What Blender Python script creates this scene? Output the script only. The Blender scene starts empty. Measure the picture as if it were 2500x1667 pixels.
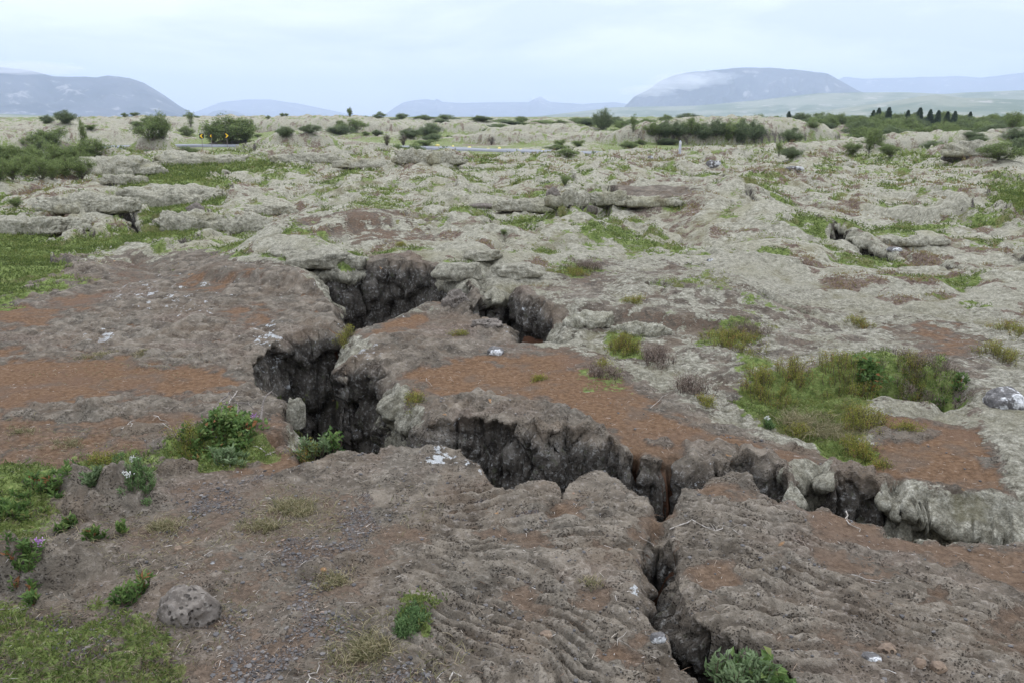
import bpy, math, random, time
import numpy as np
from mathutils import Vector, Matrix, Euler
T0 = time.time()
random.seed(7)
rng = np.random.default_rng(11)
sc = bpy.context.scene
C = sc.collection

# ------------------------------------------------------------------ camera
CAMZ = 1.65
F = 1925.0                                   # focal length in pixels of the 2500 px wide photograph
PITCH = math.atan(548.0 / F)
cam = bpy.data.cameras.new("camera"); cam_o = bpy.data.objects.new("camera", cam); C.objects.link(cam_o)
cam.sensor_width = 36.0; cam.lens = 36.0 * F / 2500.0
cam.clip_start = 0.05; cam.clip_end = 60000
cam_o.location = (0, 0, CAMZ); cam_o.rotation_euler = (math.pi / 2 - PITCH, 0, 0)
sc.camera = cam_o

# ------------------------------------------------------------------ view, sky, sun
sc.view_settings.view_transform = 'Standard'; sc.view_settings.look = 'None'
sc.view_settings.exposure = 0.0; sc.view_settings.gamma = 1.0
sc.render.engine = 'CYCLES'
sc.cycles.use_denoising = True
sc.cycles.max_bounces = 6; sc.cycles.diffuse_bounces = 4; sc.cycles.glossy_bounces = 1
sc.cycles.transparent_max_bounces = 6; sc.cycles.volume_bounces = 2
SUN_EL, SUN_AZ = math.radians(52), math.radians(25)
world = bpy.data.worlds.new("World"); sc.world = world; world.use_nodes = True
wt = world.node_tree; wn = wt.nodes; wl = wt.links; wn.clear()
w_out = wn.new('ShaderNodeOutputWorld'); w_bg = wn.new('ShaderNodeBackground')
w_sky = wn.new('ShaderNodeTexSky'); w_sky.sky_type = 'NISHITA'; w_sky.sun_disc = False
w_sky.sun_elevation = SUN_EL; w_sky.sun_rotation = SUN_AZ; w_sky.dust_density = 3.0
w_bg.inputs['Strength'].default_value = 0.1
# overcast: cloud layers over the sky, in units of the sky texture (x10 for strength 0.1)
w_tc = wn.new('ShaderNodeTexCoord'); w_map = wn.new('ShaderNodeMapping')
w_map.inputs['Scale'].default_value = (1.0, 1.0, 4.5); w_map.inputs['Location'].default_value = (0.3, 0.1, 0.4)
w_n1 = wn.new('ShaderNodeTexNoise'); w_n1.inputs['Scale'].default_value = 3.0; w_n1.inputs['Detail'].default_value = 6; w_n1.inputs['Roughness'].default_value = 0.52
w_n1.inputs['Distortion'].default_value = 0.25
w_cr = wn.new('ShaderNodeValToRGB')
w_cr.color_ramp.elements[0].position = 0.38; w_cr.color_ramp.elements[0].color = (6.5, 7.2, 9.0, 1)
w_cr.color_ramp.elements[1].position = 0.60; w_cr.color_ramp.elements[1].color = (9.7, 10.1, 11.0, 1)
w_mix = wn.new('ShaderNodeMixRGB'); w_mix.inputs[0].default_value = 0.95
w_sep = wn.new('ShaderNodeSeparateXYZ'); w_gr = wn.new('ShaderNodeMapRange')
w_gr.inputs['From Min'].default_value = -0.06; w_gr.inputs['From Max'].default_value = 0.0
w_zen = wn.new('ShaderNodeMath'); w_zen.operation = 'MULTIPLY_ADD'; w_zen.inputs[1].default_value = 1.7; w_zen.inputs[2].default_value = 1.10
w_mul = wn.new('ShaderNodeVectorMath'); w_mul.operation = 'SCALE'
w_gm = wn.new('ShaderNodeMixRGB'); w_gm.inputs[1].default_value = (1.2, 1.2, 1.1, 1)
wl.new(w_tc.outputs['Generated'], w_map.inputs[0]); wl.new(w_map.outputs[0], w_n1.inputs['Vector'])
wl.new(w_n1.outputs['Fac'], w_cr.inputs[0]); wl.new(w_sky.outputs[0], w_mix.inputs[1]); wl.new(w_cr.outputs[0], w_mix.inputs[2])
wl.new(w_tc.outputs['Generated'], w_sep.inputs[0]); wl.new(w_sep.outputs['Z'], w_gr.inputs['Value'])
wl.new(w_gr.outputs[0], w_gm.inputs[0]); wl.new(w_sep.outputs['Z'], w_zen.inputs[0]); wl.new(w_mix.outputs[0], w_mul.inputs[0]); wl.new(w_zen.outputs[0], w_mul.inputs['Scale']); wl.new(w_mul.outputs[0], w_gm.inputs[2])
wl.new(w_gm.outputs[0], w_bg.inputs['Color']); wl.new(w_bg.outputs[0], w_out.inputs['Surface'])
sun = bpy.data.lights.new("sun", 'SUN'); sun_o = bpy.data.objects.new("sun", sun); C.objects.link(sun_o)
sun.energy = 0.9; sun.angle = math.radians(25); sun.color = (1.0, 0.97, 0.92)
sd = Vector((math.sin(SUN_AZ) * math.cos(SUN_EL), math.cos(SUN_AZ) * math.cos(SUN_EL), math.sin(SUN_EL)))
sun_o.rotation_euler = sd.to_track_quat('Z', 'Y').to_euler()

# ------------------------------------------------------------------ numpy helpers
f32 = np.float32
def sm(a, b, x):
    t = np.clip((x - a) / (b - a), 0, 1); return t * t * (3 - 2 * t)
def _h(ix, iy, seed):
    n = (ix.astype(np.int64) * 374761393 + iy.astype(np.int64) * 668265263 + seed * 1442695041) & 0xFFFFFFFF
    n = ((n ^ (n >> 13)) * 1274126177) & 0xFFFFFFFF
    return (n ^ (n >> 16)) & 0xFFFF
_ANG = np.linspace(0, 2 * np.pi, 256, endpoint=False); _GC = np.cos(_ANG).astype(f32); _GS = np.sin(_ANG).astype(f32)
def noise(x, y, seed=0):
    """2-D gradient noise, about -1..1"""
    ix = np.floor(x); iy = np.floor(y)
    fx = (x - ix).astype(f32); fy = (y - iy).astype(f32)
    u = fx * fx * fx * (fx * (fx * 6 - 15) + 10); v = fy * fy * fy * (fy * (fy * 6 - 15) + 10)
    def g(dx, dy):
        h = _h(ix + dx, iy + dy, seed) & 255
        return _GC[h] * (fx - dx) + _GS[h] * (fy - dy)
    a = g(0, 0); b = g(1, 0); c = g(0, 1); d = g(1, 1)
    return (a + (b - a) * u + (c - a) * v + (a - b - c + d) * u * v) * 1.5
def noise3(x, y, z, seed=0):
    iz = np.floor(z); fz = (z - iz).astype(f32); w = fz * fz * (3 - 2 * fz)
    k = iz.astype(np.int64)
    sx = (k * 7919 % 1009); sy = (k * 104729 % 2017)
    sx2 = ((k + 1) * 7919 % 1009); sy2 = ((k + 1) * 104729 % 2017)
    return (noise(x + sx + .37 * k, y + sy, seed) * (1 - w) + noise(x + sx2 + .37 * (k + 1), y + sy2, seed) * w) * 1.15
def fbm(x, y, freq, octs, seed=0, gain=0.5, cell=None, kind='p'):
    """octaves finer than the mesh can carry are faded out"""
    s = 0; a = 1.0; f = freq
    for o in range(octs):
        n = noise(x * f + o * 17.3, y * f - o * 9.1, seed + o)
        if kind == 'b': n = np.abs(n) * 2 - 0.55
        if kind == 'r': n = 0.55 - np.abs(n) * 2
        if cell is not None: n = n * np.clip((1.0 / f) / (cell * 3.0) - 0.6, 0, 1)
        s = s + a * n; a *= gain; f *= 2.03
    return s
def cell3(x, y, z, seed=0):
    """3-D cells: a random number per cell and the distance to the border"""
    ix = np.floor(x); iy = np.floor(y); iz = np.floor(z); b1 = np.full(x.shape, 9.0, f32); b2 = b1.copy(); r1 = np.zeros(x.shape, f32)
    for dz in (-1, 0, 1):
        for dx in (-1, 0, 1):
            for dy in (-1, 0, 1):
                k = iz + dz; h = _h(ix + dx + k * 131, iy + dy + k * 517, seed); g = _h(ix + dx + k * 37, iy + dy - k * 91, seed + 5)
                px = ix + dx + (h & 255) / 255.0; py = iy + dy + (h >> 8) / 255.0; pz = k + (g & 255) / 255.0
                d = ((px - x) ** 2 + (py - y) ** 2 + (pz - z) ** 2).astype(f32)
                n = d < b1; b2 = np.where(n, b1, np.minimum(b2, d)); r1 = np.where(n, (g >> 8) / 255.0, r1); b1 = np.where(n, d, b1)
    return r1, np.sqrt(b2) - np.sqrt(b1)
def worley(x, y, seed=0):
    ix = np.floor(x); iy = np.floor(y); best = np.full(x.shape, 9.0, f32)
    for dx in (-1, 0, 1):
        for dy in (-1, 0, 1):
            h = _h(ix + dx, iy + dy, seed)
            px = ix + dx + (h & 255) / 255.0; py = iy + dy + (h >> 8) / 255.0
            best = np.minimum(best, ((px - x) ** 2 + (py - y) ** 2).astype(f32))
    return np.sqrt(best)

# ------------------------------------------------------------------ camera <-> ground
cP, sP = math.cos(PITCH), math.sin(PITCH)
def ray(px, py):
    u = (px - 1250.0) / F; v = (833.5 - py) / F
    return np.array([u, cP + v * sP, -sP + v * cP])
ZB_D = [0, 8, 90, 220, 400, 1200, 20000]; ZB_Z = [0, 0, -1.9, 0.0, 0.9, 0.9, 0.9]
def base(x, y):
    """smooth large shape of the land"""
    D = np.hypot(x, y)
    z = np.interp(D, ZB_D, ZB_Z)
    # the raised block behind the fissure
    yc = np.interp(x, [-3.6, -2.2, -1.5, -.7, -.2, .2, .9, 1.5], [8.3, 7.6, 7.3, 7.15, 6.74, 6.45, 6.38, 6.2])
    p = 0.12 * sm(yc - 0.1, yc + 0.1, y) * (1 - sm(10.5, 15, y)) * sm(-3.6, -3.0, x) * (1 - sm(0.9, 3.2, x))
    # low green valley behind the left slab
    yl = 9.3 + 0.12 * (x + 6)
    v = -0.3 * sm(yl - .3, yl + 1.2, y) * (1 - sm(-4.2 - 0.16 * (y - 10), -2.6 - 0.16 * (y - 10), x)) * (1 - sm(26, 45, y))
    return z + p + v
def G(px, py, z=None):
    d = ray(px, py)
    if z is not None:
        t = (z - CAMZ) / d[2]; return (d[0] * t, d[1] * t)
    hit = None; t = 1.0
    while t < 600:
        x, y, zz = d[0] * t, d[1] * t, CAMZ + d[2] * t
        if zz <= base(x, y): hit = t; break
        t *= 1.01
    if hit is None: return (d[0] * 300, d[1] * 300)
    lo, hi = hit / 1.01, hit
    for _ in range(14):
        m = (lo + hi) / 2
        if CAMZ + d[2] * m <= base(d[0] * m, d[1] * m): hi = m
        else: lo = m
    return (d[0] * hi, d[1] * hi)
def pix(x, y, z):
    zc = y * cP - (z - CAMZ) * sP; yc = y * sP + (z - CAMZ) * cP
    zc = np.maximum(zc, 0.05)
    return 1250 + F * x / zc, 833.5 - F * yc / zc
def sdf_poly(x, y, P):
    """signed distance, negative inside"""
    P = np.asarray(P, f32); n = len(P)
    d2 = np.full(x.shape, 1e12, f32); ins = np.zeros(x.shape, bool)
    for i in range(n):
        ax, ay = P[i]; bx, by = P[(i + 1) % n]
        ex, ey = bx - ax, by - ay; L = ex * ex + ey * ey + 1e-12
        t = np.clip(((x - ax) * ex + (y - ay) * ey) / L, 0, 1)
        qx = x - ax - ex * t; qy = y - ay - ey * t
        d2 = np.minimum(d2, qx * qx + qy * qy)
        c = ((ay > y) != (by > y))
        if ey != 0: ins ^= c & (x < (bx - ax) * (y - ay) / ey + ax)
    d = np.sqrt(d2); return np.where(ins, -d, d)

# ------------------------------------------------------------------ fissures (outlines measured on the ground)
def GP(pts, z=0.0): return [G(a, b, z) for a, b in pts]
ZU = 0.12
VOID_MAIN = (GP([(600, 632), (640, 626), (683, 625), (741, 633), (766, 647), (843, 655), (886, 644), (905, 652), (952, 644), (1014, 649), (1050, 657), (1086, 671), (1123, 684), (1150, 700), (1168, 712)], ZU)
    + GP([(1120, 752), (1060, 738), (1035, 742), (999, 760), (952, 778), (904, 796), (868, 804), (846, 814), (850, 845), (842, 868), (835, 884), (868, 876), (912, 889), (945, 905), (956, 930), (962, 955), (985, 970), (1010, 990), (1035, 1000), (1040, 1030), (1052, 1036), (1086, 1026), (1195, 1029), (1323, 1051), (1363, 1058), (1371, 1040), (1382, 1040), (1395, 1050), (1443, 1051), (1500, 1068), (1526, 1098), (1540, 1108), (1546, 1085), (1556, 1085), (1562, 1105), (1598, 1106), (1640, 1104), (1668, 1100), (1683, 1119), (1720, 1130), (1780, 1132), (1802, 1122), (1812, 1105), (1840, 1100), (1862, 1108), (1917, 1130), (1921, 1165), (1932, 1165), (1945, 1140), (1975, 1128), (2010, 1132), (2024, 1150), (2066, 1148), (2129, 1152), (2165, 1170), (2172, 1150), (2185, 1150), (2200, 1178), (2287, 1185), (2393, 1206), (2500, 1223), (2700, 1262),
    (2700, 1335), (2500, 1312), (2372, 1318), (2287, 1304), (2240, 1304), (2214, 1291), (2180, 1270), (2138, 1253), (2074, 1238), (2019, 1227), (1972, 1227), (1925, 1210), (1883, 1206), (1853, 1185), (1832, 1162), (1798, 1147), (1738, 1157), (1713, 1170), (1666, 1179), (1653, 1213), (1638, 1238), (1615, 1252), (1597, 1242), (1579, 1206), (1539, 1184), (1477, 1144), (1459, 1139), (1404, 1162), (1383, 1184), (1376, 1205), (1368, 1180), (1339, 1168), (1292, 1168), (1266, 1175), (1259, 1188), (1237, 1192), (1212, 1186), (1194, 1159), (1172, 1126), (1123, 1098), (1050, 1091), (984, 1087), (930, 1087), (919, 1105), (868, 1102), (839, 1095), (800, 1106), (759, 1124), (734, 1120), (715, 1095),
    (712, 1060), (716, 1030), (700, 1000), (690, 975), (660, 962), (640, 945), (622, 922), (610, 892), (622, 871), (673, 838), (700, 815), (745, 806), (795, 802), (818, 778), (812, 742), (788, 714), (768, 698), (738, 678), (703, 670), (660, 662), (620, 655), (596, 645)]))
VOID_CRACK = GP([(1578, 1318), (1566, 1370), (1562, 1406), (1566, 1460), (1579, 1508), (1626, 1544), (1641, 1588), (1677, 1628), (1710, 1667), (1740, 1720), (1800, 1820), (1900, 1990),
    (2080, 1900), (1990, 1740), (1930, 1660), (1880, 1600), (1830, 1560), (1775, 1545), (1725, 1518), (1685, 1480), (1665, 1442), (1655, 1408), (1658, 1360), (1645, 1322), (1612, 1300), (1590, 1300)])
VOID_GAP = (GP([(1237, 592), (1215, 622), (1192, 650), (1182, 668), (1180, 690), (1192, 712), (1216, 714), (1232, 702), (1246, 694), (1268, 712), (1297, 728), (1322, 735), (1342, 745), (1362, 765), (1378, 780)], ZU)
    + GP([(1398, 808), (1372, 820), (1340, 824), (1290, 824), (1266, 826), (1246, 812), (1238, 795), (1228, 797), (1200, 787), (1174, 777), (1150, 765)], 0.0)
    + GP([(1180, 722), (1174, 706), (1168, 690), (1162, 668), (1175, 655), (1190, 640), (1205, 622), (1222, 598)], ZU))
# dark undercut openings in the middle distance, left and centre-right
VOID_FAR = [[G(*p) for p in [(252, 478), (262, 508), (280, 535), (305, 556), (335, 572), (352, 556), (336, 528), (325, 505), (300, 484), (275, 474)]],
            GP([(1390, 492), (1420, 487), (1428, 505), (1432, 530), (1440, 537), (1465, 528), (1480, 505), (1515, 498), (1535, 470), (1525, 462), (1500, 480), (1470, 492), (1455, 500), (1440, 496), (1425, 478)], -0.12),
            GP([(2010, 588), (2030, 580), (2062, 583), (2080, 594), (2120, 604), (2170, 610), (2195, 616), (2180, 622), (2120, 616), (2060, 600), (2020, 597)], -0.02),
            GP([(2470, 608), (2540, 625), (2560, 650), (2500, 640), (2462, 620)], -0.02)]
VOIDS = [VOID_MAIN, VOID_CRACK, VOID_GAP] + VOID_FAR
VBOX = [(min(p[0] for p in V) - 1.2, max(p[0] for p in V) + 1.2, min(p[1] for p in V) - 1.2, max(p[1] for p in V) + 1.2) for V in VOIDS]
def vdist(x, y):
    """distance to the nearest fissure, negative inside; the outline is roughened in the plane"""
    x = np.asarray(x, f32); y = np.asarray(y, f32)
    na = 0.012 + .018 * sm(2.6, 4.5, np.hypot(x, y))
    wx = x + na * noise(x * 4.1, y * 4.1, 91) + 0.009 * noise(x * 11, y * 11, 92)
    wy = y + na * noise(x * 4.1 + 50, y * 4.1, 93) + 0.009 * noise(x * 11, y * 11 + 50, 94)
    out = np.full(x.shape, 1.2, f32)
    for V, (a, b, c, d) in zip(VOIDS, VBOX):
        m = (x > a) & (x < b) & (y > c) & (y < d)
        if m.any(): out[m] = np.minimum(out[m], sdf_poly(wx[m], wy[m], V))
    return out

# ------------------------------------------------------------------ mounds of moss-grown lava in the distance: crest pixel, half width, distance, depth, edge
MOUNDS = [  # cx, ytop, halfwidth px, D, depth/width, flatness
 (130, 299, 260, 120, 0.5, .5), (330, 286, 240, 150, .45, .5), (560, 284, 260, 160, .4, .5), (790, 283, 220, 150, .4, .5), (1010, 292, 240, 170, .4, .5),
 (60, 318, 170, 95, .4, .6), (250, 311, 150, 100, .35, .6), (610, 318, 110, 105, .3, .6), (720, 325, 130, 90, .3, .6),
 (1330, 305, 180, 115, .35, .55), (1500, 320, 190, 108, .25, .5), (1240, 322, 140, 104, .25, .5), (1100, 300, 120, 130, .3, .5),
 (1790, 285, 235, 112, .32, .42), (1640, 300, 160, 104, .25, .5), (1900, 318, 110, 96, .3, .5),
 (2340, 322, 230, 88, .22, .45), (2150, 335, 150, 84, .2, .5), (2440, 348, 150, 66, .22, .45), (2500, 312, 120, 110, .2, .5), (2040, 345, 160, 72, .25, .6), (1940, 352, 120, 62, .25, .6),
 (915, 350, 85, 60, .3, .5), (1575, 364, 125, 58, .25, .6), (1760, 358, 140, 60, .25, .6), (1930, 352, 140, 60, .25, .6), (560, 372, 90, 45, .3, .5), (700, 362, 110, 50, .25, .5), (850, 358, 100, 52, .25, .5), (1650, 372, 120, 46, .25, .5), (1800, 362, 160, 50, .25, .5),
]
LUMPS = [  # nearer swells: centre pixel, half width px, depth ratio, height, flatness
 (255, 415, 110, .9, 1.0, .35), (200, 420, 60, .8, .35, .4), (400, 392, 80, 1.2, .65, .4), (460, 392, 70, 1.0, .5, .5), (260, 448, 45, .8, .25, .5), (340, 400, 80, 1.0, .35, .5),
 (90, 470, 190, 1.6, .30, .6), (190, 500, 90, 1.5, .5, .3), (30, 545, 190, 1.3, .28, .5), (180, 540, 90, .9, .2, .5), (-150, 500, 200, 1.5, .4, .5),
 (430, 480, 130, 1.6, .58, .22), (318, 500, 34, .9, .38, .5), (350, 525, 26, .8, .2, .5), (310, 478, 22, .8, .2, .5), (440, 545, 62, 1.1, .36, .35), (395, 560, 50, .8, .16, .5), (490, 525, 30, .9, .25, .4),
 (620, 500, 90, 1.2, .30, .45), (700, 480, 110, 1.3, .25, .5), (610, 560, 75, .8, .22, .4), (740, 450, 110, 1.3, .25, .5), (850, 440, 120, 1.3, .22, .5),
 (960, 395, 120, 1.0, .5, .45), (1090, 396, 90, 1.1, .4, .5), (800, 410, 130, .9, .3, .5), (690, 408, 120, .9, .28, .5), (1300, 420, 260, 1.2, .35, .7), (1560, 415, 220, 1.0, .3, .7), (1850, 430, 240, 1.0, .25, .7),
 (1320, 530, 90, .9, .20, .5), (1220, 545, 80, .9, .12, .5), (1400, 530, 50, .9, .14, .5), (1480, 478, 70, .8, .12, .5), (1560, 500, 80, .9, .12, .5), (1360, 505, 60, .9, .12, .5),
 (1270, 415, 70, .8, .2, .5), (2200, 470, 260, 1.2, .2, .7), (2480, 430, 200, 1.2, .3, .6), (1240, 610, 50, 1.6, .06, .6)]
ROAD_PX = [(-300, 396), (40, 387), (90, 383), (170, 374), (260, 361), (400, 357), (560, 357), (800, 359), (980, 361), (1100, 364), (1250, 370), (1440, 377.5), (1600, 374), (1800, 366), (2100, 360)]
ROAD = []
for a_, b_ in ROAD_PX:
    d_ = ray(a_, b_); t_ = 1.0
    p_ = G(a_, b_); ROAD.append(p_)
def road_dist(x, y):
    d2 = np.full(x.shape, 1e9, f32)
    for (ax, ay), (bx, by) in zip(ROAD[:-1], ROAD[1:]):
        ex, ey = bx - ax, by - ay; t = np.clip(((x - ax) * ex + (y - ay) * ey) / (ex * ex + ey * ey), 0, 1)
        d2 = np.minimum(d2, (x - ax - ex * t) ** 2 + (y - ay - ey * t) ** 2)
    return np.sqrt(d2)
ROADZ = float(np.interp(70, ZB_D, ZB_Z))

# ------------------------------------------------------------------ surface zones: polygons in photograph pixels of the smooth ground, evaluated once per ground point
def zone(px, py, P, soft, nz=0.0):
    P = np.asarray(P, f32); m = (px > P[:, 0].min() - soft * 2) & (px < P[:, 0].max() + soft * 2) & (py > P[:, 1].min() - soft * 2) & (py < P[:, 1].max() + soft * 2)
    o = np.zeros(px.shape, f32)
    if m.any():
        n_ = nz[m] if hasattr(nz, 'shape') else nz
        # vertical distances count more, as the ground is foreshortened
        Q = P.copy(); Q[:, 1] *= 2.2
        o[m] = sm(soft, -soft, sdf_poly(px[m], py[m] * 2.2, Q) + n_ * soft * 1.3)
    return o
SOIL = [  # polygon, strength
 ([(860, 832), (905, 800), (1000, 755), (1075, 745), (1085, 780), (1060, 800), (960, 815), (900, 845)], 1),
 ([(985, 905), (1060, 880), (1150, 868), (1300, 862), (1400, 868), (1480, 900), (1560, 955), (1640, 1005), (1740, 1030), (1850, 1060), (1960, 1085), (2060, 1110), (2110, 1090), (2135, 1040), (2110, 1005), (2210, 992), (2350, 1012), (2420, 1035), (2440, 1110), (2460, 1180), (2480, 1225), (2300, 1185), (2180, 1160), (2060, 1150), (1900, 1130), (1700, 1105), (1560, 1110), (1510, 1105), (1480, 1070), (1430, 1030), (1380, 985), (1200, 968), (1060, 965), (1030, 990), (1000, 960)], 1),
 ([(1040, 990), (1062, 985), (1060, 1050), (1036, 1050)], 1),
 ([(-200, 780), (60, 735), (180, 712), (255, 722), (170, 775), (60, 800), (-200, 830)], .9),
 ([(-200, 850), (120, 862), (260, 868), (400, 890), (540, 912), (575, 925), (570, 955), (470, 968), (300, 975), (130, 985), (-200, 1000)], 1),
 ([(-200, 1005), (150, 1010), (300, 1003), (560, 1000), (640, 1005), (700, 990), (725, 1090), (640, 1100), (440, 1040), (300, 1090), (150, 1130), (-200, 1150)], .75),
 ([(450, 690), (600, 670), (615, 680), (520, 705), (455, 712)], .9), ([(620, 752), (710, 752), (690, 775), (600, 790), (560, 775)], .9), ([(250, 665), (330, 645), (400, 655), (330, 690)], .6),
 ([(700, 600), (765, 582), (900, 570), (1000, 580), (1060, 595), (990, 608), (900, 620), (860, 622), (800, 612)], .72),
 ([(400, 1235), (425, 1190), (560, 1150), (690, 1105), (702, 1135), (600, 1155), (500, 1200), (470, 1235)], 1), ([(330, 1290), (420, 1260), (540, 1290), (520, 1340), (400, 1340)], .7),
 ([(420, 1200), (700, 1150), (860, 1200), (960, 1350), (880, 1500), (1000, 1700), (420, 1700), (520, 1560), (330, 1380), (200, 1320)], .40), ([(960, 1270), (1050, 1275), (1090, 1310), (1010, 1340), (940, 1310)], .7), ([(1170, 1300), (1300, 1300), (1370, 1340), (1290, 1345)], .7), ([(1335, 1225), (1366, 1188), (1388, 1200), (1412, 1262), (1370, 1248)], 1),
 ([(1580, 1255), (1640, 1235), (1680, 1235), (1640, 1262), (1605, 1300), (1600, 1345), (1560, 1345), (1545, 1310)], 1), ([(1440, 1315), (1500, 1320), (1510, 1350), (1470, 1345)], .9),
 ([(1250, 1400), (1320, 1410), (1320, 1490), (1250, 1500)], .7), ([(1420, 1440), (1490, 1440), (1480, 1480), (1420, 1475)], .7), ([(1530, 1545), (1590, 1545), (1580, 1610), (1520, 1600)], .9),
 ([(1690, 1180), (1740, 1180), (1800, 1205), (1790, 1215), (1720, 1195)], .95),
 ([(1980, 1230), (2080, 1245), (2150, 1265), (2240, 1310), (2500, 1325), (2700, 1350), (2700, 1500), (2500, 1440), (2380, 1380), (2280, 1370), (2200, 1345), (2100, 1340), (2010, 1310), (1985, 1280)], 1),
 ([(1680, 1382), (1770, 1380), (1785, 1420), (1775, 1480), (1730, 1495), (1700, 1450)], 1), ([(1950, 1330), (2060, 1340), (2200, 1390), (2260, 1440), (2120, 1430), (2000, 1390)], .8), ([(2240, 1430), (2340, 1430), (2350, 1490), (2240, 1480)], .9), ([(2000, 1545), (2080, 1540), (2140, 1580), (2020, 1600)], .7), ([(1850, 1520), (1920, 1530), (1900, 1560)], .7), ([(2420, 1480), (2560, 1480), (2560, 1620), (2440, 1560)], .8),
 ([(1400, 650), (1480, 640), (1500, 690), (1430, 720), (1370, 700)], .6), ([(1430, 760), (1560, 745), (1700, 765), (1800, 800), (1700, 820), (1520, 800)], .62), ([(2180, 800), (2330, 800), (2400, 850), (2380, 900), (2300, 880), (2220, 830)], .85), ([(1590, 650), (1650, 640), (1680, 660), (1620, 680)], .6), ([(1700, 760), (1780, 750), (1830, 770), (1760, 785)], .6), ([(1740, 940), (1790, 930), (1800, 950)], .8),
 ([(1880, 830), (2000, 840), (1960, 860)], .6), ([(1260, 800), (1400, 830), (1500, 880), (1480, 900), (1380, 870), (1260, 860)], .7)]
ROCK_TOP = [([(895, 632), (1000, 632), (1075, 655), (1075, 690), (890, 665)], 1), ([(1240, 700), (1290, 705), (1385, 760), (1395, 800), (1300, 780), (1235, 725)], 1), ([(850, 850), (930, 825), (1060, 830), (1120, 850), (1010, 900), (905, 930), (840, 905)], 1), ([(1085, 700), (1150, 690), (1240, 770), (1250, 815), (1150, 815), (1090, 790)], 1),
 ([(1055, 975), (1160, 962), (1380, 990), (1440, 1020), (1500, 1062), (1560, 1110), (1040, 1100), (1042, 1000)], 1), ([(1672, 1070), (1795, 1078), (1798, 1140), (1680, 1150)], 1), ([(1808, 1085), (1870, 1082), (1926, 1130), (1924, 1200), (1810, 1180)], 1), ([(2012, 1108), (2080, 1105), (2140, 1135), (2128, 1200), (2020, 1200)], 1), ([(1570, 1065), (1640, 1068), (1640, 1078), (1580, 1080)], .8),
 ([(2130, 1030), (2290, 1045), (2250, 1075), (2140, 1065)], .7), ([(1490, 515), (1640, 525), (1700, 545), (1600, 560), (1500, 548)], .9)]
MOSSP = [([(690, 600), (770, 615), (830, 610), (900, 640), (880, 655), (690, 650), (640, 640), (600, 625), (560, 600), (650, 590)], 1), ([(845, 832), (880, 825), (880, 850), (850, 865)], .9), ([(955, 925), (990, 950), (1030, 985), (1036, 1040), (960, 1040), (945, 960)], 1),
 ([(1930, 1135), (1965, 1105), (2010, 1125), (2030, 1180), (1930, 1190)], 1), ([(2160, 1150), (2200, 1150), (2300, 1170), (2440, 1200), (2500, 1215), (2700, 1250), (2700, 1300), (2160, 1300)], 1), ([(2400, 990), (2600, 960), (2600, 1240), (2480, 1210), (2450, 1130), (2400, 1050)], .9),
 ([(2025, 1214), (2110, 1226), (2190, 1262), (2220, 1290), (2190, 1285), (2120, 1255), (2060, 1240)], .9), ([(200, 660), (260, 632), (400, 626), (420, 645), (330, 640), (250, 655)], .9), ([(2000, 985), (2150, 980), (2300, 1000), (2420, 1010), (2380, 1040), (2250, 1010), (2100, 995)], .9),
 ([(1165, 715), (1150, 700), (1085, 655), (1120, 640), (1190, 700), (1190, 760)], .9), ([(1270, 770), (1400, 790), (1520, 800), (1500, 860), (1400, 840), (1300, 830)], .85), ([(700, 980), (735, 975), (745, 1040), (712, 1050)], .9)]
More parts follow.
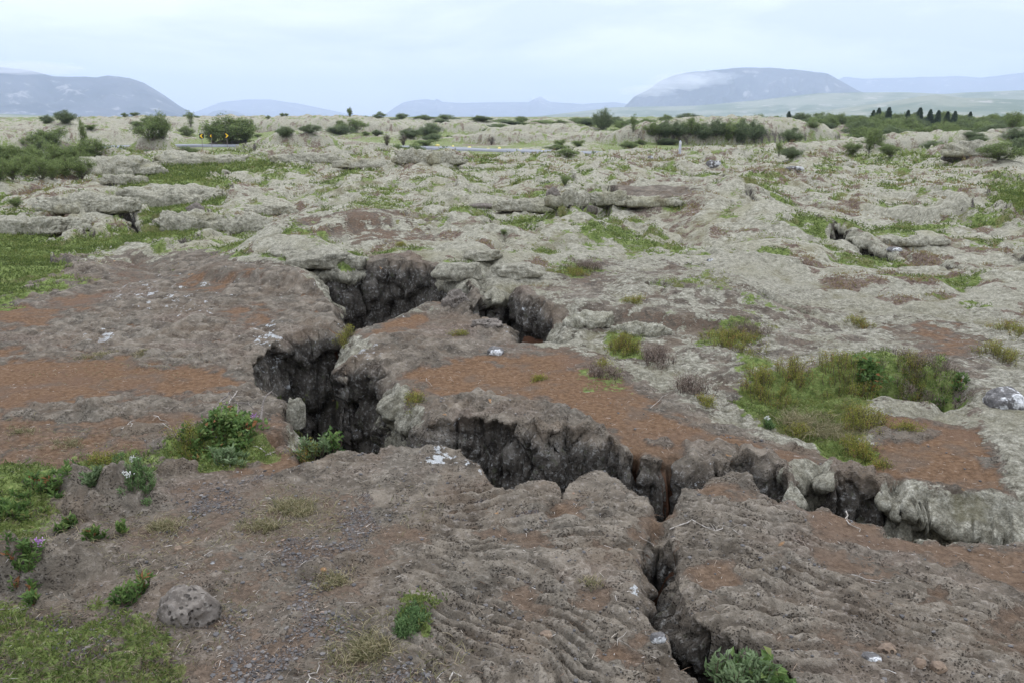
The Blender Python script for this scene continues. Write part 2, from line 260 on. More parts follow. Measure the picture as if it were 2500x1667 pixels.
GREEN = [([(-300, 560), (60, 548), (160, 590), (330, 560), (350, 520), (300, 500), (330, 470), (260, 430), (300, 410), (420, 400), (560, 395), (760, 400), (700, 420), (560, 440), (520, 470), (560, 470), (545, 510), (480, 530), (560, 540), (545, 570), (500, 590), (480, 620), (240, 625), (110, 690), (-300, 780)], 1),
 ([(-200, 345), (220, 345), (230, 400), (160, 440), (-200, 440)], .8), ([(480, 330), (640, 345), (680, 365), (560, 372), (480, 360)], .9), ([(960, 345), (1060, 350), (1080, 362), (960, 360)], .9), ([(1040, 372), (1300, 380), (1330, 388), (1060, 382)], .9), ([(1460, 345), (1600, 365), (1560, 378), (1470, 372)], .8), ([(1560, 345), (1880, 345), (1900, 356), (1560, 356)], .8),
 ([(1180, 560), (1280, 545), (1480, 548), (1480, 560), (1260, 590), (1180, 590)], .75), ([(1490, 585), (1600, 600), (1700, 625), (1680, 640), (1560, 615), (1500, 605)], .75), ([(1340, 640), (1440, 640), (1480, 660), (1390, 680)], .7), ([(1370, 440), (1400, 440), (1400, 465), (1370, 462)], .9), ([(820, 540), (880, 480), (1010, 490), (960, 530), (860, 550)], .6),
 ([(2070, 378), (2250, 385), (2360, 400), (2300, 410), (2120, 400)], .9), ([(2420, 470), (2560, 450), (2560, 560), (2480, 550), (2400, 520)], .95), ([(2330, 520), (2500, 540), (2500, 560), (2380, 548)], .8), ([(1000, 560), (1100, 580), (1090, 590), (1000, 585)], .4),
 ([(1800, 940), (1980, 900), (2060, 880), (2170, 880), (2200, 930), (2120, 970), (2110, 1060), (2150, 1110), (2130, 1125), (2000, 1080), (1900, 1050), (1810, 1000)], 1), ([(2170, 900), (2300, 890), (2370, 960), (2300, 985), (2200, 960)], .9), ([(1800, 880), (1850, 870), (1900, 930), (1820, 940)], .7),
 ([(1490, 800), (1560, 800), (1580, 870), (1500, 880)], .8), ([(1700, 810), (1800, 780), (1880, 820), (1800, 860), (1710, 850)], .6), ([(1400, 900), (1530, 890), (1540, 950), (1420, 945)], .35),
 ([(-300, 1120), (120, 1130), (140, 1240), (60, 1400), (-300, 1420)], .8), ([(400, 1070), (520, 1010), (650, 1050), (660, 1110), (520, 1150), (420, 1120)], 1), ([(190, 1110), (380, 1090), (390, 1170), (240, 1190)], .7), ([(960, 1470), (1080, 1475), (1040, 1560), (960, 1540)], .8),
 ([(-300, 1480), (260, 1490), (430, 1560), (430, 1680), (-300, 1700)], .55), ([(-200, 730), (80, 690), (230, 680), (110, 715), (0, 745), (-200, 790)], .8)]
def zones(x, y, zb):
    px, py = pix(x, y, zb)
    nz = noise(x * 2.3, y * 2.3, 31) + 0.7 * noise(x * 6.7, y * 6.7, 32) + 0.4 * noise(x * 15, y * 15, 33)
    soft = 14.0
    soil = np.zeros(x.shape, f32); rock = np.zeros(x.shape, f32); mossp = np.zeros(x.shape, f32); green = np.zeros(x.shape, f32)
    for P, s in SOIL: soil = np.maximum(soil, s * zone(px, py, P, 46, nz * 1.15))
    for P, s in ROCK_TOP: rock = np.maximum(rock, s * zone(px, py, P, 10, nz * .8))
    for P, s in MOSSP: mossp = np.maximum(mossp, s * zone(px, py, P, 20, nz))
    for P, s in GREEN: green = np.maximum(green, s * zone(px, py, P, 20, nz * 1.1))
    # the bare slabs in front and left, moss everywhere else
    bare = np.maximum(zone(px, py, [(-900, 800), (0, 700), (120, 660), (250, 640), (480, 640), (600, 646), (700, 656), (768, 690), (818, 745), (832, 800), (800, 980), (1500, 1070), (1600, 1230), (1990, 1226), (2250, 1300), (4000, 1330), (6000, 9000), (-4000, 9000)], 12, nz),
                      zone(px, py, [(840, 800), (1060, 735), (1120, 700), (1260, 790), (1400, 850), (1500, 885), (1620, 950), (1800, 1020), (2000, 1080), (2130, 1110), (2100, 1000), (2400, 1010), (2450, 1100), (2500, 1230), (2200, 1300), (1600, 1260), (1200, 1180), (830, 1100)], 34, nz))
    # thin moss with dark rock and soil showing, on the rise at right
    thin = zone(px, py, [(1270, 700), (1400, 620), (1600, 640), (1900, 700), (2200, 760), (2500, 860), (2500, 1000), (2000, 960), (1700, 960), (1450, 860), (1300, 800)], 70, nz)
    moss = (1 - bare); moss = moss * (1 - 0.8 * thin * (0.42 + nz * .8).clip(0, 1))
    soil = soil * (1 - rock); moss = np.maximum(moss * (1 - soil) * (1 - rock), mossp); soil = soil * (1 - mossp)
    return dict(moss=moss, soil=soil, rock=rock, green=green, bare=bare, thin=thin, px=px, py=py)

# ------------------------------------------------------------------ the height of the ground
NRIDGE = (-.75, 1.05)
def height(x, y, cell, fine=True):
    """returns height and zone masks at ground points; cell = local mesh spacing"""
    x = np.asarray(x, f32); y = np.asarray(y, f32)
    zb = base(x, y).astype(f32); D = np.hypot(x, y)
    Z = zones(x, y, zb)
    moss, soil, rock, green, bare = Z['moss'], Z['soil'], Z['rock'], Z['green'], Z['bare']
    h = zb.copy()
    far = sm(7.5, 13, D)
    rd = road_dist(x, y); rflat = sm(3., 7, rd); rblend = sm(4, 26, rd)
    # broad undulation
    h += (0.05 * fbm(x, y, .45, 3, 1)) * (1 - far * .5) * sm(1.5, 5, D)
    wx = x + .9 * noise(x * .22, y * .22, 5); wy = y + .9 * noise(x * .22 + 9, y * .22, 6)
    und = fbm(wx, wy, .16, 4, 7, .5, cell, 'b')
    h += far * rblend * (0.34 + .20 * sm(20, 60, D)) * und * (1 - .6 * green)
    # low plates with steep edges
    pl = fbm(wx, wy, .12, 4, 21, .5, cell)
    pl2 = fbm(wx + 31, wy, .23, 3, 23, .5, cell)
    h += far * rblend * (1 - green * .8) * ((.18 + .16 * sm(20, 60, D)) * sm(-.03, .03 + .002 * D, pl) + .10 * sm(-.02, .02 + .0012 * D, pl2 - .1))
    # mounds
    mflag = np.zeros(x.shape, f32)
    if far.max() > 0:
        ww = D * .012
        mx = x + ww * noise(x / (D * .07 + .5), y / (D * .07 + .5), 41) + .4 * ww * noise(x / (D * .025 + .3), y / (D * .025 + .3), 42)
        my = y + ww * 2 * noise(x / (D * .07 + .5) + 7, y / (D * .07 + .5), 43)
        for (cx, yt, hw, Dm, dr, fl) in MOUNDS:
            d = ray(cx, yt); k = Dm / math.hypot(d[0], d[1])
            x0, y0, z0 = d[0] * k, d[1] * k, CAMZ + d[2] * k
            rx = hw / F * Dm; ry = rx * dr + .4
            m = (np.abs(x - x0) < rx * 1.5) & (np.abs(y - y0) < ry * 1.8)
            if not m.any(): continue
            q = ((mx[m] - x0) / rx) ** 2 + ((my[m] - y0) / ry) ** 2
            q2 = np.sqrt(q)
            prof = np.clip(1 - q2 ** 2.2, 0, 1) ** fl
            hm = (z0 - zb[m]) * prof
            lumps = .12 * (z0 - zb[m]) * fbm(x[m], y[m], 4 / (rx * .5 + 1), 3, 55, .5, cell[m], 'b') * np.clip(prof * 3, 0, 1)
            cand = zb[m] + hm + lumps * .8
            up = cand > h[m]
            hh = h[m]; hh[up & (prof > 0)] = cand[up & (prof > 0)]; h[m] = hh
            mf = mflag[m]; mf = np.maximum(mf, np.where(prof > 0, np.clip(prof * 4, 0, 1), 0)); mflag[m] = mf
    for (cx, cy, hw, dr, hh, fl) in LUMPSG:
        x0, y0, rx, hw = cx, cy, hw, hw
        ry = rx * dr; m = (np.abs(x - x0) < rx * 1.4) & (np.abs(y - y0) < ry * 1.4)
        if not m.any(): continue
        a_ = x[m] + .16 * rx * noise(x[m] / rx * 1.7, y[m] / rx * 1.7, 45) + .06 * rx * noise(x[m] / rx * 5, y[m] / rx * 5, 46); b_ = y[m] + .16 * rx * noise(x[m] / rx * 1.7 + 8, y[m] / rx * 1.7, 47)
        q = np.hypot((a_ - x0) / rx, (b_ - y0) / ry); pr = np.clip(1 - q ** 2.6, 0, 1) ** fl
        h[m] = np.maximum(h[m], zb[m] + hh * pr * (1 + .12 * fbm(x[m], y[m], 2 / rx, 3, 48, .5, cell[m], 'b')) - .05)
        mflag[m] = np.maximum(mflag[m], np.clip(pr * 4, 0, 1))
    # hard ledges cut a little into mounds
    h += far * rblend * .08 * sm(9, 20, D) * (1 - green) * sm(-.02, .05, fbm(wx, wy, .55, 3, 61, .5, cell) - .05)
    # moss pillows
    lump = fbm(x + .2 * noise(x * 1.1, y * 1.1, 8), y, .95, 4, 71, .5, cell, 'b')
    h += moss * (1 - soil) * (.064 - .012 * far) * lump * (1 - .6 * green)
    Z['lump'] = lump
    h += moss * (.013 - .004 * far) * fbm(x, y, 5.5, 4, 75, .62, cell, 'b')
    h += moss * .0035 * fbm(x, y, 33, 2, 76, .7, cell)
    h += green * (.05 * fbm(x, y, 1.4, 3, 81, .5, cell) + .02 * fbm(x, y, 9, 3, 82, .6, cell))
    # cracks in the moss carpet at right
    for P in CREASES:
        Pg = P
        m = (np.abs(x - np.mean([p[0] for p in Pg])) < 9) & (np.abs(y - np.mean([p[1] for p in Pg])) < 9)
        if not m.any(): continue
        xx = x[m] + .12 * noise(x[m] * 1.2, y[m] * 1.2, 66) + .04 * noise(x[m] * 5, y[m] * 5, 67); yy = y[m] + .12 * noise(x[m] * 1.2, y[m] * 1.2 + 9, 68)
        dd = np.full(xx.shape, 9.0, f32)
        for (ax, ay), (bx, by) in zip(Pg[:-1], Pg[1:]):
            ex, ey = bx - ax, by - ay; t = np.clip(((xx - ax) * ex + (yy - ay) * ey) / (ex * ex + ey * ey), 0, 1)
            dd = np.minimum(dd, np.hypot(xx - ax - ex * t, yy - ay - ey * t))
        wv = .5 + .5 * noise(xx * .8, yy * .8, 69)
        h[m] += .05 * sm(.45, .12, dd) * sm(.0, .12, dd) - .16 * sm(.10, .0, dd) * wv
    # bare rock: ropy lava in curved rolls, lumps and pits
    nb = np.clip(bare * (1 - moss), 0, 1); near = D < 12
    Z['ridge'] = np.zeros(x.shape, f32); Z['hrock'] = np.zeros(x.shape, f32)
    if near.any():
        a, b, c = x[near], y[near], cell[near]
        kz = nb[near] * (1 - .9 * soil[near])
        px, py = Z['px'][near], Z['py'][near]
        rx_, ry_ = NRIDGE
        w1 = noise(a * 1.3, b * 1.3, 101); w2 = noise(a * 3.1, b * 3.1, 102)
        dxx, dyy = a - rx_, b - ry_
        w9 = noise(a * 9, b * 9, 103)
        rr = np.hypot(dxx * .85, dyy * 1.15) + .25 * w1 + .075 * w2 + .016 * w9
        rr = rr + .045 * noise(rr * 4.5, np.arctan2(dyy, dxx) * 2.2, 109)
        ropes = np.abs(np.sin(rr * math.pi / .088)) ** .8; ropes2 = np.abs(np.sin((rr + .03 * w2 + .02 * noise(a * 6, b * 6, 108)) * math.pi / .043)) ** .8
        strength = .12 + .88 * sm(-.5, .35, noise(a * .9 + 4, b * .9, 104) + .25)
        # where the ropes run
        rm = np.maximum(zone(px, py, [(1000, 1150), (1250, 1190), (1600, 1230), (1560, 1400), (1640, 1600), (1560, 1700), (1050, 1700), (900, 1500), (1000, 1330), (900, 1250)], 50),
             np.maximum(zone(px, py, [(1640, 1220), (1900, 1215), (2100, 1330), (2500, 1480), (2500, 1800), (1900, 1700), (1700, 1500), (1640, 1350)], 50), .6 * zone(px, py, [(840, 1110), (1120, 1110), (1180, 1190), (900, 1220)], 30)))
        rm = rm * strength
        lumps = fbm(a, b, 6.0, 4, 111, .55, c, 'b')
        wr = worley(a * 16 + .5 * w2, b * 16, 112)
        knob = (.5 - wr).clip(-.3, .5)
        hr = (.050 * (ropes - .5) * (.8 + .5 * w2) + .022 * (ropes2 - .5) * (.9 + w9)) * rm * .78 * (.9 + .5 * noise(a * 4, b * 4, 107)) + .007 * lumps + .020 * knob * (c < .02) * (.65 + .6 * w9) + .014 * fbm(a, b, 2.4, 3, 113, .5, c) + .004 * fbm(a, b, 22, 3, 115, .7, c, 'r')
        # small vesicles
        ves = worley(a * 52 + .8 * w9, b * 52, 117); hr -= .0020 * sm(.36, .1, ves) * (c < .011) * (noise(a * 5, b * 5, 118) > -.2)
        # left slab: low flow folds running away from the viewer
        fold = zone(px, py, [(-500, 640), (800, 640), (820, 900), (640, 980), (300, 1100), (-500, 1150)], 30)
        ph = (b + .35 * a + .18 * w1 + .07 * w2) / .24
        hr += fold * (.028 * (np.abs(np.sin(ph * math.pi)) - .5) * strength + .012 * lumps)
        hs = .006 * fbm(a, b, 3.0, 3, 121, .5, c) + .0022 * fbm(a, b, 30, 2, 123, .7, c) - .012
        pocket = sm(.1, -.25, hr / .02 - .1 + .8 * noise(a * 2, b * 2, 125))
        Z['hrock'][near] = hr
        h[near] += nb[near] * (hr * (1 - soil[near]) + hs * soil[near])
        # rock tops rising out of the soil on the middle block
        rk = rock[near]
        h[near] += rk * (.020 + .010 * np.sin((a * 1.0 - b * .5) * 2 * math.pi / .12 + 2 * w2) + .008 * lumps + .006 * knob)
        # bulky outcrops at lower left
        for (cx, cy, rwx, rwy, hh, ang) in OUTCROPS:
            gx, gy = G(cx, cy, 0); sx = rwx / F * math.hypot(gx, gy) * 1.0; sy = sx * rwy
            ca, sa = math.cos(ang), math.sin(ang); u = ((a - gx) * ca + (b - gy) * sa) / sx; v = (-(a - gx) * sa + (b - gy) * ca) / sy
            q = np.hypot(u + .25 * noise(a * 7, b * 7, 131), v + .25 * noise(a * 7, b * 7, 132))
            pr = np.clip(1 - q ** 2.4, 0, 1) ** .55
            h[near] += hh * pr * (1 + .25 * lumps) ; 
            t_ = Z['rock'][near]; Z['rock'][near] = np.maximum(t_, np.clip(pr * 4, 0, 1)); s_ = Z['soil'][near]; Z['soil'][near] = s_ * (1 - np.clip(pr * 4, 0, 1)); g_ = Z['green'][near]; Z['green'][near] = g_ * (1 - np.clip(pr * 5, 0, 1))
        # hollows where plants grow, and the filled notch between the front slabs
        for (cx, cy, rwx, rwy, dp) in HOLLOWS:
            gx, gy = G(cx, cy); sx = rwx / F * math.hypot(gx, gy); sy = sx * rwy
            q = np.hypot((a - gx) / sx, (b - gy) / sy) + .2 * noise(a * 3, b * 3, 141)
            h[near] -= dp * sm(1, .3, q)
    # road bed
    wr_ = sm(6, 2.6, rd)
    h = h * (1 - wr_) + (zb - .02) * wr_
    Z['road'] = sm(4.5, 3.0, rd); Z['mflag'] = mflag
    return h, Z
LUMPSG = []
for (cx, cy, hw, dr, hh, fl) in LUMPS:
    gx_, gy_ = G(cx, cy); LUMPSG.append((gx_, gy_, hw / F * gy_, dr, hh, fl))
OUTCROPS = [(1100, 760, 55, .8, .06, .3), (1210, 805, 50, .8, .02, .3), (300, 1190, 75, 1.1, .07, .3), (250, 1235, 85, .8, .09, -.2), (360, 1215, 60, .7, .05, 0), (430, 1140, 50, .7, .05, .2), (185, 1170, 45, 1.2, .06, .5),
            (95, 1395, 130, .55, .12, .15), (-60, 1420, 110, .6, .10, 0), (130, 1500, 60, .6, .03, 0), (200, 1520, 50, .6, .03, 0), (770, 1390, 60, .6, .03, .3), (860, 1365, 50, .5, .025, .1), (180, 1010, 90, .5, .03, .1), (330, 1040, 60, .5, .03, .3), (260, 1000, 90, .4, .03, 0)]
HOLLOWS = [(510, 1075, 110, 1.1, .16), (2210, 945, 170, .7, .36), (2060, 945, 120, .8, .16), (1930, 960, 120, .6, .08), (1610, 1290, 45, 1.6, .07), (1350, 1240, 30, 1.3, .03), (690, 1050, 50, 1.4, .12), (2200, 330, 1, 1, 0)]
CREASES = [[G(*p) for p in [(1740, 505), (1830, 530), (1900, 560), (2010, 590), (2090, 605), (2190, 620), (2330, 660), (2420, 690)]],
           [G(*p) for p in [(2310, 560), (2380, 590), (2470, 620), (2560, 650)]],
           [G(*p) for p in [(1560, 690), (1700, 720), (1850, 740), (1960, 770)]],
           [G(*p) for p in [(1300, 560), (1450, 580), (1640, 600), (1800, 650), (1990, 660)]]]

# ------------------------------------------------------------------ one polar grid, fine where the camera stands, reaching the foot of the mountains
def make_axis():
    a = [0.0]; st = math.radians(.083)
    while a[-1] < math.radians(37.5): a.append(a[-1] + st)
    while a[-1] < math.radians(68): st *= 1.035; a.append(a[-1] + st)
    a = np.array(a); return np.concatenate([-a[:0:-1], a])
TH = make_axis()
R = [0.9]
while R[-1] < 420:
    r_ = R[-1]; R.append(r_ * (1 + (.0033 if r_ < 12 else .0036 if r_ < 60 else .0042)))
while R[-1] < 5000: R.append(R[-1] * 1.03)
R = np.array(R)
TT, RR = np.meshgrid(TH, R)
GX = (RR * np.sin(TT)).astype(f32); GY = (RR * np.cos(TT)).astype(f32)
CELL = (RR * .0024).astype(f32)
sh = GX.shape
H, Z = height(GX.ravel(), GY.ravel(), CELL.ravel())
H = H.reshape(sh).astype(f32)
for k in Z: Z[k] = Z[k].reshape(sh)
print('grid', sh, 'height', time.time() - T0)
DV = np.full(sh, 1.2, f32); nr = R < 24
DV[nr] = vdist(GX[nr], GY[nr])
print('vdist', time.time() - T0)

def capw(x, y):  # how thickly moss hangs over the rim
    return 1
# rounded rims
rimw = .032 + .11 * Z['moss'] + .05 * np.clip(Z['soil'], 0, 1) * (1 - Z['moss'])
rimr = .022 + .085 * Z['moss'] + .05 * Z['soil'] * (1 - Z['moss'])
t = np.clip(1 - DV / rimw, 0, 1)
H -= np.where(DV < rimw, rimr * (1 - np.sqrt(np.clip(1 - t * t, 0, 1))), 0).astype(f32)

# slope decides where moss gives way to rock in the distance
gz_r = np.gradient(H, axis=0) / np.gradient(RR, axis=0); gz_t = np.gradient(H, axis=1) / (np.gradient(TT, axis=1) * RR)
slope = np.hypot(gz_r, gz_t)
Z['steep'] = (sm(1.5, 3.0, slope + .35 * noise(GX * 1.5, GY * 1.5, 230)) * sm(8, 12, RR)).astype(f32)
PXG, PYG = pix(GX, GY, H)

# region of each cell: 0 ground, 1 left slab, 2 rear slab, 3 front left slab, 4 front right slab
def inpoly(P):
    Pg = P; b = [min(p[0] for p in Pg), max(p[0] for p in Pg), min(p[1] for p in Pg), max(p[1] for p in Pg)]
    m = (GX > b[0]) & (GX < b[1]) & (GY > b[2]) & (GY < b[3]); o = np.zeros(sh, bool)
    if m.any(): o[m] = sdf_poly(GX[m], GY[m], Pg) < 0
    return o
REG = np.zeros(sh, np.int8)
PA = GP([(-300, 1165), (150, 1150), (400, 1100), (520, 1075), (700, 1075), (760, 1000), (760, 900), (830, 800), (840, 760), (800, 680), (640, 640), (600, 636), (500, 634), (350, 618), (240, 630), (80, 690), (0, 735), (-300, 800)])
PB = GP([(600, 640), (700, 680), (850, 800), (1150, 760), (1190, 740), (1190, 700), (1215, 625), (1237, 592), (1000, 563), (760, 572), (640, 600)], .2)
PD = GP([(700, 1075), (520, 1075), (400, 1100), (150, 1150), (-300, 1165)]) + [(-4.2, 2.0), (-4, -3), (1.6, -3)] + GP([(2000, 2100), (1850, 1800), (1750, 1640), (1640, 1500), (1610, 1400), (1600, 1310), (1610, 1255), (1640, 1210), (1380, 1140), (1100, 1070), (760, 1060)])
PD2 = GP([(1610, 1255), (1600, 1310), (1610, 1400), (1640, 1500), (1750, 1640), (1850, 1800), (2000, 2100)]) + [(1.6, -3), (6, -3), (6, 2.2)] + GP([(2720, 1295), (2400, 1265), (2200, 1235), (1900, 1170), (1640, 1210)])
for i, P in ((1, PA), (2, PB), (3, PD), (4, PD2)): REG[inpoly(P)] = i

def build_mesh(name, verts, quads, mat, attrs=None, parent=None, tris=None, smooth=True):
    me = bpy.data.meshes.new(name)
    nv = len(verts); me.vertices.add(nv); me.vertices.foreach_set('co', np.asarray(verts, f32).ravel())
    nq = 0 if quads is None else len(quads); nt = 0 if tris is None else len(tris)
    li = np.concatenate([np.asarray(quads, np.int32).ravel() if nq else np.zeros(0, np.int32), np.asarray(tris, np.int32).ravel() if nt else np.zeros(0, np.int32)])
    me.loops.add(len(li)); me.loops.foreach_set('vertex_index', li)
    me.polygons.add(nq + nt)
    ls = np.concatenate([np.arange(nq, dtype=np.int32) * 4, nq * 4 + np.arange(nt, dtype=np.int32) * 3])
    me.polygons.foreach_set('loop_start', ls)
    me.polygons.foreach_set('use_smooth', np.full(nq + nt, smooth))
    if attrs:
        for k, v in attrs.items():
            v = np.asarray(v, f32)
            if v.ndim == 2:
                at = me.attributes.new(k, 'FLOAT_COLOR', 'POINT'); at.data.foreach_set('color', v.ravel())
            else:
                at = me.attributes.new(k, 'FLOAT', 'POINT'); at.data.foreach_set('value', v)
    me.update(calc_edges=True)
    if mat: me.materials.append(mat)
    ob = bpy.data.objects.new(name, me); C.objects.link(ob)
    if parent: ob.parent = parent
    return ob
def tag(o, label=None, cat=None, group=None, kind=None):
    if label: o['label'] = label
    if cat: o['category'] = cat
    if group: o['group'] = group
    if kind: o['kind'] = kind
    return o

# ------------------------------------------------------------------ materials
def nt(name):
    m = bpy.data.materials.new(name); m.use_nodes = True; t = m.node_tree; t.nodes.clear()
    return m, t, t.nodes, t.links
class NB:
    """small helper for building shader graphs"""
    def __init__(s, t): s.t = t; s.n = t.nodes; s.l = t.links
    def new(s, k, **kw):
        x = s.n.new(k)
        for a, b in kw.items(): setattr(x, a, b)
        return x
    def link(s, a, b): s.l.new(a, b)
    def val(s, sock, v):
        if hasattr(v, 'is_linked') or hasattr(v, 'links'): s.l.new(v, sock)
        else: sock.default_value = v
    def math(s, op, a, b=None, c=None, clamp=False):
        x = s.new('ShaderNodeMath', operation=op, use_clamp=clamp); s.val(x.inputs[0], a)
        if b is not None: s.val(x.inputs[1], b)
        if c is not None: s.val(x.inputs[2], c)
        return x.outputs[0]
    def noise(s, vec, scale, detail=3, rough=.5, dist=0):
        x = s.new('ShaderNodeTexNoise'); s.l.new(vec, x.inputs['Vector']); x.inputs['Scale'].default_value = scale
        x.inputs['Detail'].default_value = detail; x.inputs['Roughness'].default_value = rough; x.inputs['Distortion'].default_value = dist
        return x.outputs['Fac']
    def vor(s, vec, scale, feature='F1'):
        x = s.new('ShaderNodeTexVoronoi', feature=feature); s.l.new(vec, x.inputs['Vector']); x.inputs['Scale'].default_value = scale
        return x.outputs['Distance'], x
    def ramp(s, f, stops):
        x = s.new('ShaderNodeValToRGB'); e = x.color_ramp.elements
        while len(e) < len(stops): e.new(.5)
        for q, (p, c) in zip(e, stops): q.position = p; q.color = (*c, 1)
        s.l.new(f, x.inputs[0]); return x.outputs[0]
    def step(s, f, a, b):
        x = s.new('ShaderNodeMapRange', interpolation_type='SMOOTHSTEP'); s.val(x.inputs['Value'], f)
        x.inputs['From Min'].default_value = a; x.inputs['From Max'].default_value = b
        return x.outputs[0]
    def mix(s, f, a, b, mode='MIX'):
        x = s.new('ShaderNodeMixRGB', blend_type=mode); s.val(x.inputs[0], f)
        for i, v in ((1, a), (2, b)):
            if isinstance(v, tuple): x.inputs[i].default_value = (*v, 1)
            else: s.l.new(v, x.inputs[i])
        return x.outputs[0]
def principled(nb, color, rough=.9, bump=None, strength=.5, dist=.01, spec=.2):
    p = nb.new('ShaderNodeBsdfPrincipled'); o = nb.new('ShaderNodeOutputMaterial')
    nb.val(p.inputs['Base Color'], color if not isinstance(color, tuple) else (*color, 1)); nb.val(p.inputs['Roughness'], rough)
    p.inputs['Specular IOR Level'].default_value = spec
    if bump is not None:
        b = nb.new('ShaderNodeBump'); nb.val(b.inputs['Height'], bump); b.inputs['Strength'].default_value = strength; b.inputs['Distance'].default_value = dist
        nb.link(b.outputs[0], p.inputs['Normal'])
    nb.link(p.outputs[0], o.inputs['Surface']); return p

def ground_material():
    m, t, n, l = nt('lava_ground'); nb = NB(t)
    geo = nb.new('ShaderNodeNewGeometry'); P = geo.outputs['Position']
    a1 = nb.new('ShaderNodeAttribute', attribute_name='zone_a'); a2 = nb.new('ShaderNodeAttribute', attribute_name='zone_b'); a3 = nb.new('ShaderNodeAttribute', attribute_name='zone_c')
    s1 = nb.new('ShaderNodeSeparateColor'); nb.link(a1.outputs['Color'], s1.inputs[0])
    s2 = nb.new('ShaderNodeSeparateColor'); nb.link(a2.outputs['Color'], s2.inputs[0])
    s3 = nb.new('ShaderNodeSeparateColor'); nb.link(a3.outputs['Color'], s3.inputs[0])
    moss, soil, green = s1.outputs[0], s1.outputs[1], s1.outputs[2]; gravel = a1.outputs['Alpha']
    lich, heath, wall = s2.outputs[0], s2.outputs[1], s2.outputs[2]; yel = a2.outputs['Alpha']
    cell_, relief, litter = s3.outputs[0], s3.outputs[1], s3.outputs[2]
    n_big = nb.noise(P, 1.1, 4, .55); n_mid = nb.noise(P, 7, 5, .6); n_fine = nb.noise(P, 38, 5, .65); n_vf = nb.noise(P, 150, 3, .7)
    dP = nb.new('ShaderNodeVectorMath', operation='ADD'); nb.link(P, dP.inputs[0]); dn = nb.new('ShaderNodeTexNoise'); dn.inputs['Scale'].default_value = 30; nb.link(P, dn.inputs['Vector']); ds_ = nb.new('ShaderNodeVectorMath', operation='SCALE'); nb.link(dn.outputs['Color'], ds_.inputs[0]); ds_.inputs['Scale'].default_value = .03; nb.link(ds_.outputs[0], dP.inputs[1])
    vd, vn = nb.vor(dP.outputs[0], 92); vd2, _ = nb.vor(P, 120)
    # rock
    rock = nb.ramp(n_mid, [(.28, (.056, .046, .034)), (.5, (.136, .113, .085)), (.72, (.272, .231, .176))])
    rock = nb.mix(nb.step(n_big, .5, .7), rock, nb.ramp(n_fine, [(.3, (.088, .066, .049)), (.7, (.225, .175, .135))]))
    rock = nb.mix(nb.math('MULTIPLY', nb.step(n_fine, .50, .75), .7), rock, (.31, .27, .225))
    grey = nb.noise(P, 2.7, 4, .6, .5)
    rock = nb.mix(nb.math('MULTIPLY', nb.step(grey, .5, .64), .5), rock, nb.ramp(n_fine, [(.3, (.063, .056, .044)), (.7, (.22, .198, .158))]))
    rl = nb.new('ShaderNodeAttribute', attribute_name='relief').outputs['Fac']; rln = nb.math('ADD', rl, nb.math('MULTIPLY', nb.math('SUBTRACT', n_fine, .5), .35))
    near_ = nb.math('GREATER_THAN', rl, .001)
    rock = nb.mix(nb.math('MULTIPLY', nb.math('MULTIPLY', nb.step(rln, .46, .24), near_), .8), rock, (.060, .046, .034))  # shade of the creases painted into the rock colour, dark brown by relief
    rock = nb.mix(nb.math('MULTIPLY', nb.step(rln, .62, .84), .55), rock, nb.ramp(n_fine, [(.3, (.155, .131, .098)), (.7, (.315, .274, .215))]))  # crests painted paler by relief, as if catching the light
    pits = nb.math('MULTIPLY', nb.step(vd, .42, .14), nb.step(nb.noise(P, 11, 3, .6), .42, .62))
    rock = nb.mix(nb.math('MAXIMUM', nb.math('MULTIPLY', pits, .55), nb.math('MULTIPLY', nb.step(vd2, .34, .16), .3)), rock, (.032, .026, .021))
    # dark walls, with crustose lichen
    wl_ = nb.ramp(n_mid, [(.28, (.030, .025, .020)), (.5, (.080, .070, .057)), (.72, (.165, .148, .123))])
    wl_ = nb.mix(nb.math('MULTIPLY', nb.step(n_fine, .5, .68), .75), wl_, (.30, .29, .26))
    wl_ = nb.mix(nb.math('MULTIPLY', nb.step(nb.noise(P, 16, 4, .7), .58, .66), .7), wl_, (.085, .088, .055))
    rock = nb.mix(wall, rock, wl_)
    # white and orange crust lichen patches
    lsp = nb.new('ShaderNodeTexNoise'); nb.link(P, lsp.inputs['Vector']); lsp.inputs['Scale'].default_value = 9; lsp.inputs['Detail'].default_value = 4; lsp.inputs['Roughness'].default_value = .62
    lmask = nb.step(nb.math('ADD', nb.math('ADD', lsp.outputs['Fac'], nb.math('MULTIPLY', lich, .28)), nb.math('MULTIPLY', n_fine, .55)), 1.045, 1.09)
    rock = nb.mix(nb.math('MULTIPLY', lmask, .9), rock, nb.ramp(n_vf, [(.3, (.30, .305, .295)), (.7, (.56, .57, .55))]))
    om = nb.noise(P, 5.1, 3, .6); om2 = nb.math('MULTIPLY', nb.step(om, .70, .735), nb.step(n_fine, .4, .55))
    rock = nb.mix(nb.math('MULTIPLY', om2, .75), rock, (.42, .22, .085))
    # gravel and dry litter
    gcol = nb.new('ShaderNodeTexVoronoi'); nb.link(P, gcol.inputs['Vector']); gcol.inputs['Scale'].default_value = 130
    gsep = nb.new('ShaderNodeSeparateColor'); nb.link(gcol.outputs['Color'], gsep.inputs[0])
    gr = nb.ramp(gsep.outputs[0], [(.0, (.085, .080, .076)), (.5, (.125, .117, .11)), (.85, (.17, .157, .145)), (1., (.20, .155, .12))])
    gr = nb.mix(nb.step(gcol.outputs['Distance'], .35, .6), gr, (.095, .072, .056))
    dust = nb.math('ADD', nb.noise(P, 2.1, 6, .68, .4), nb.math('MULTIPLY', nb.math('SUBTRACT', .55, rl), .22))
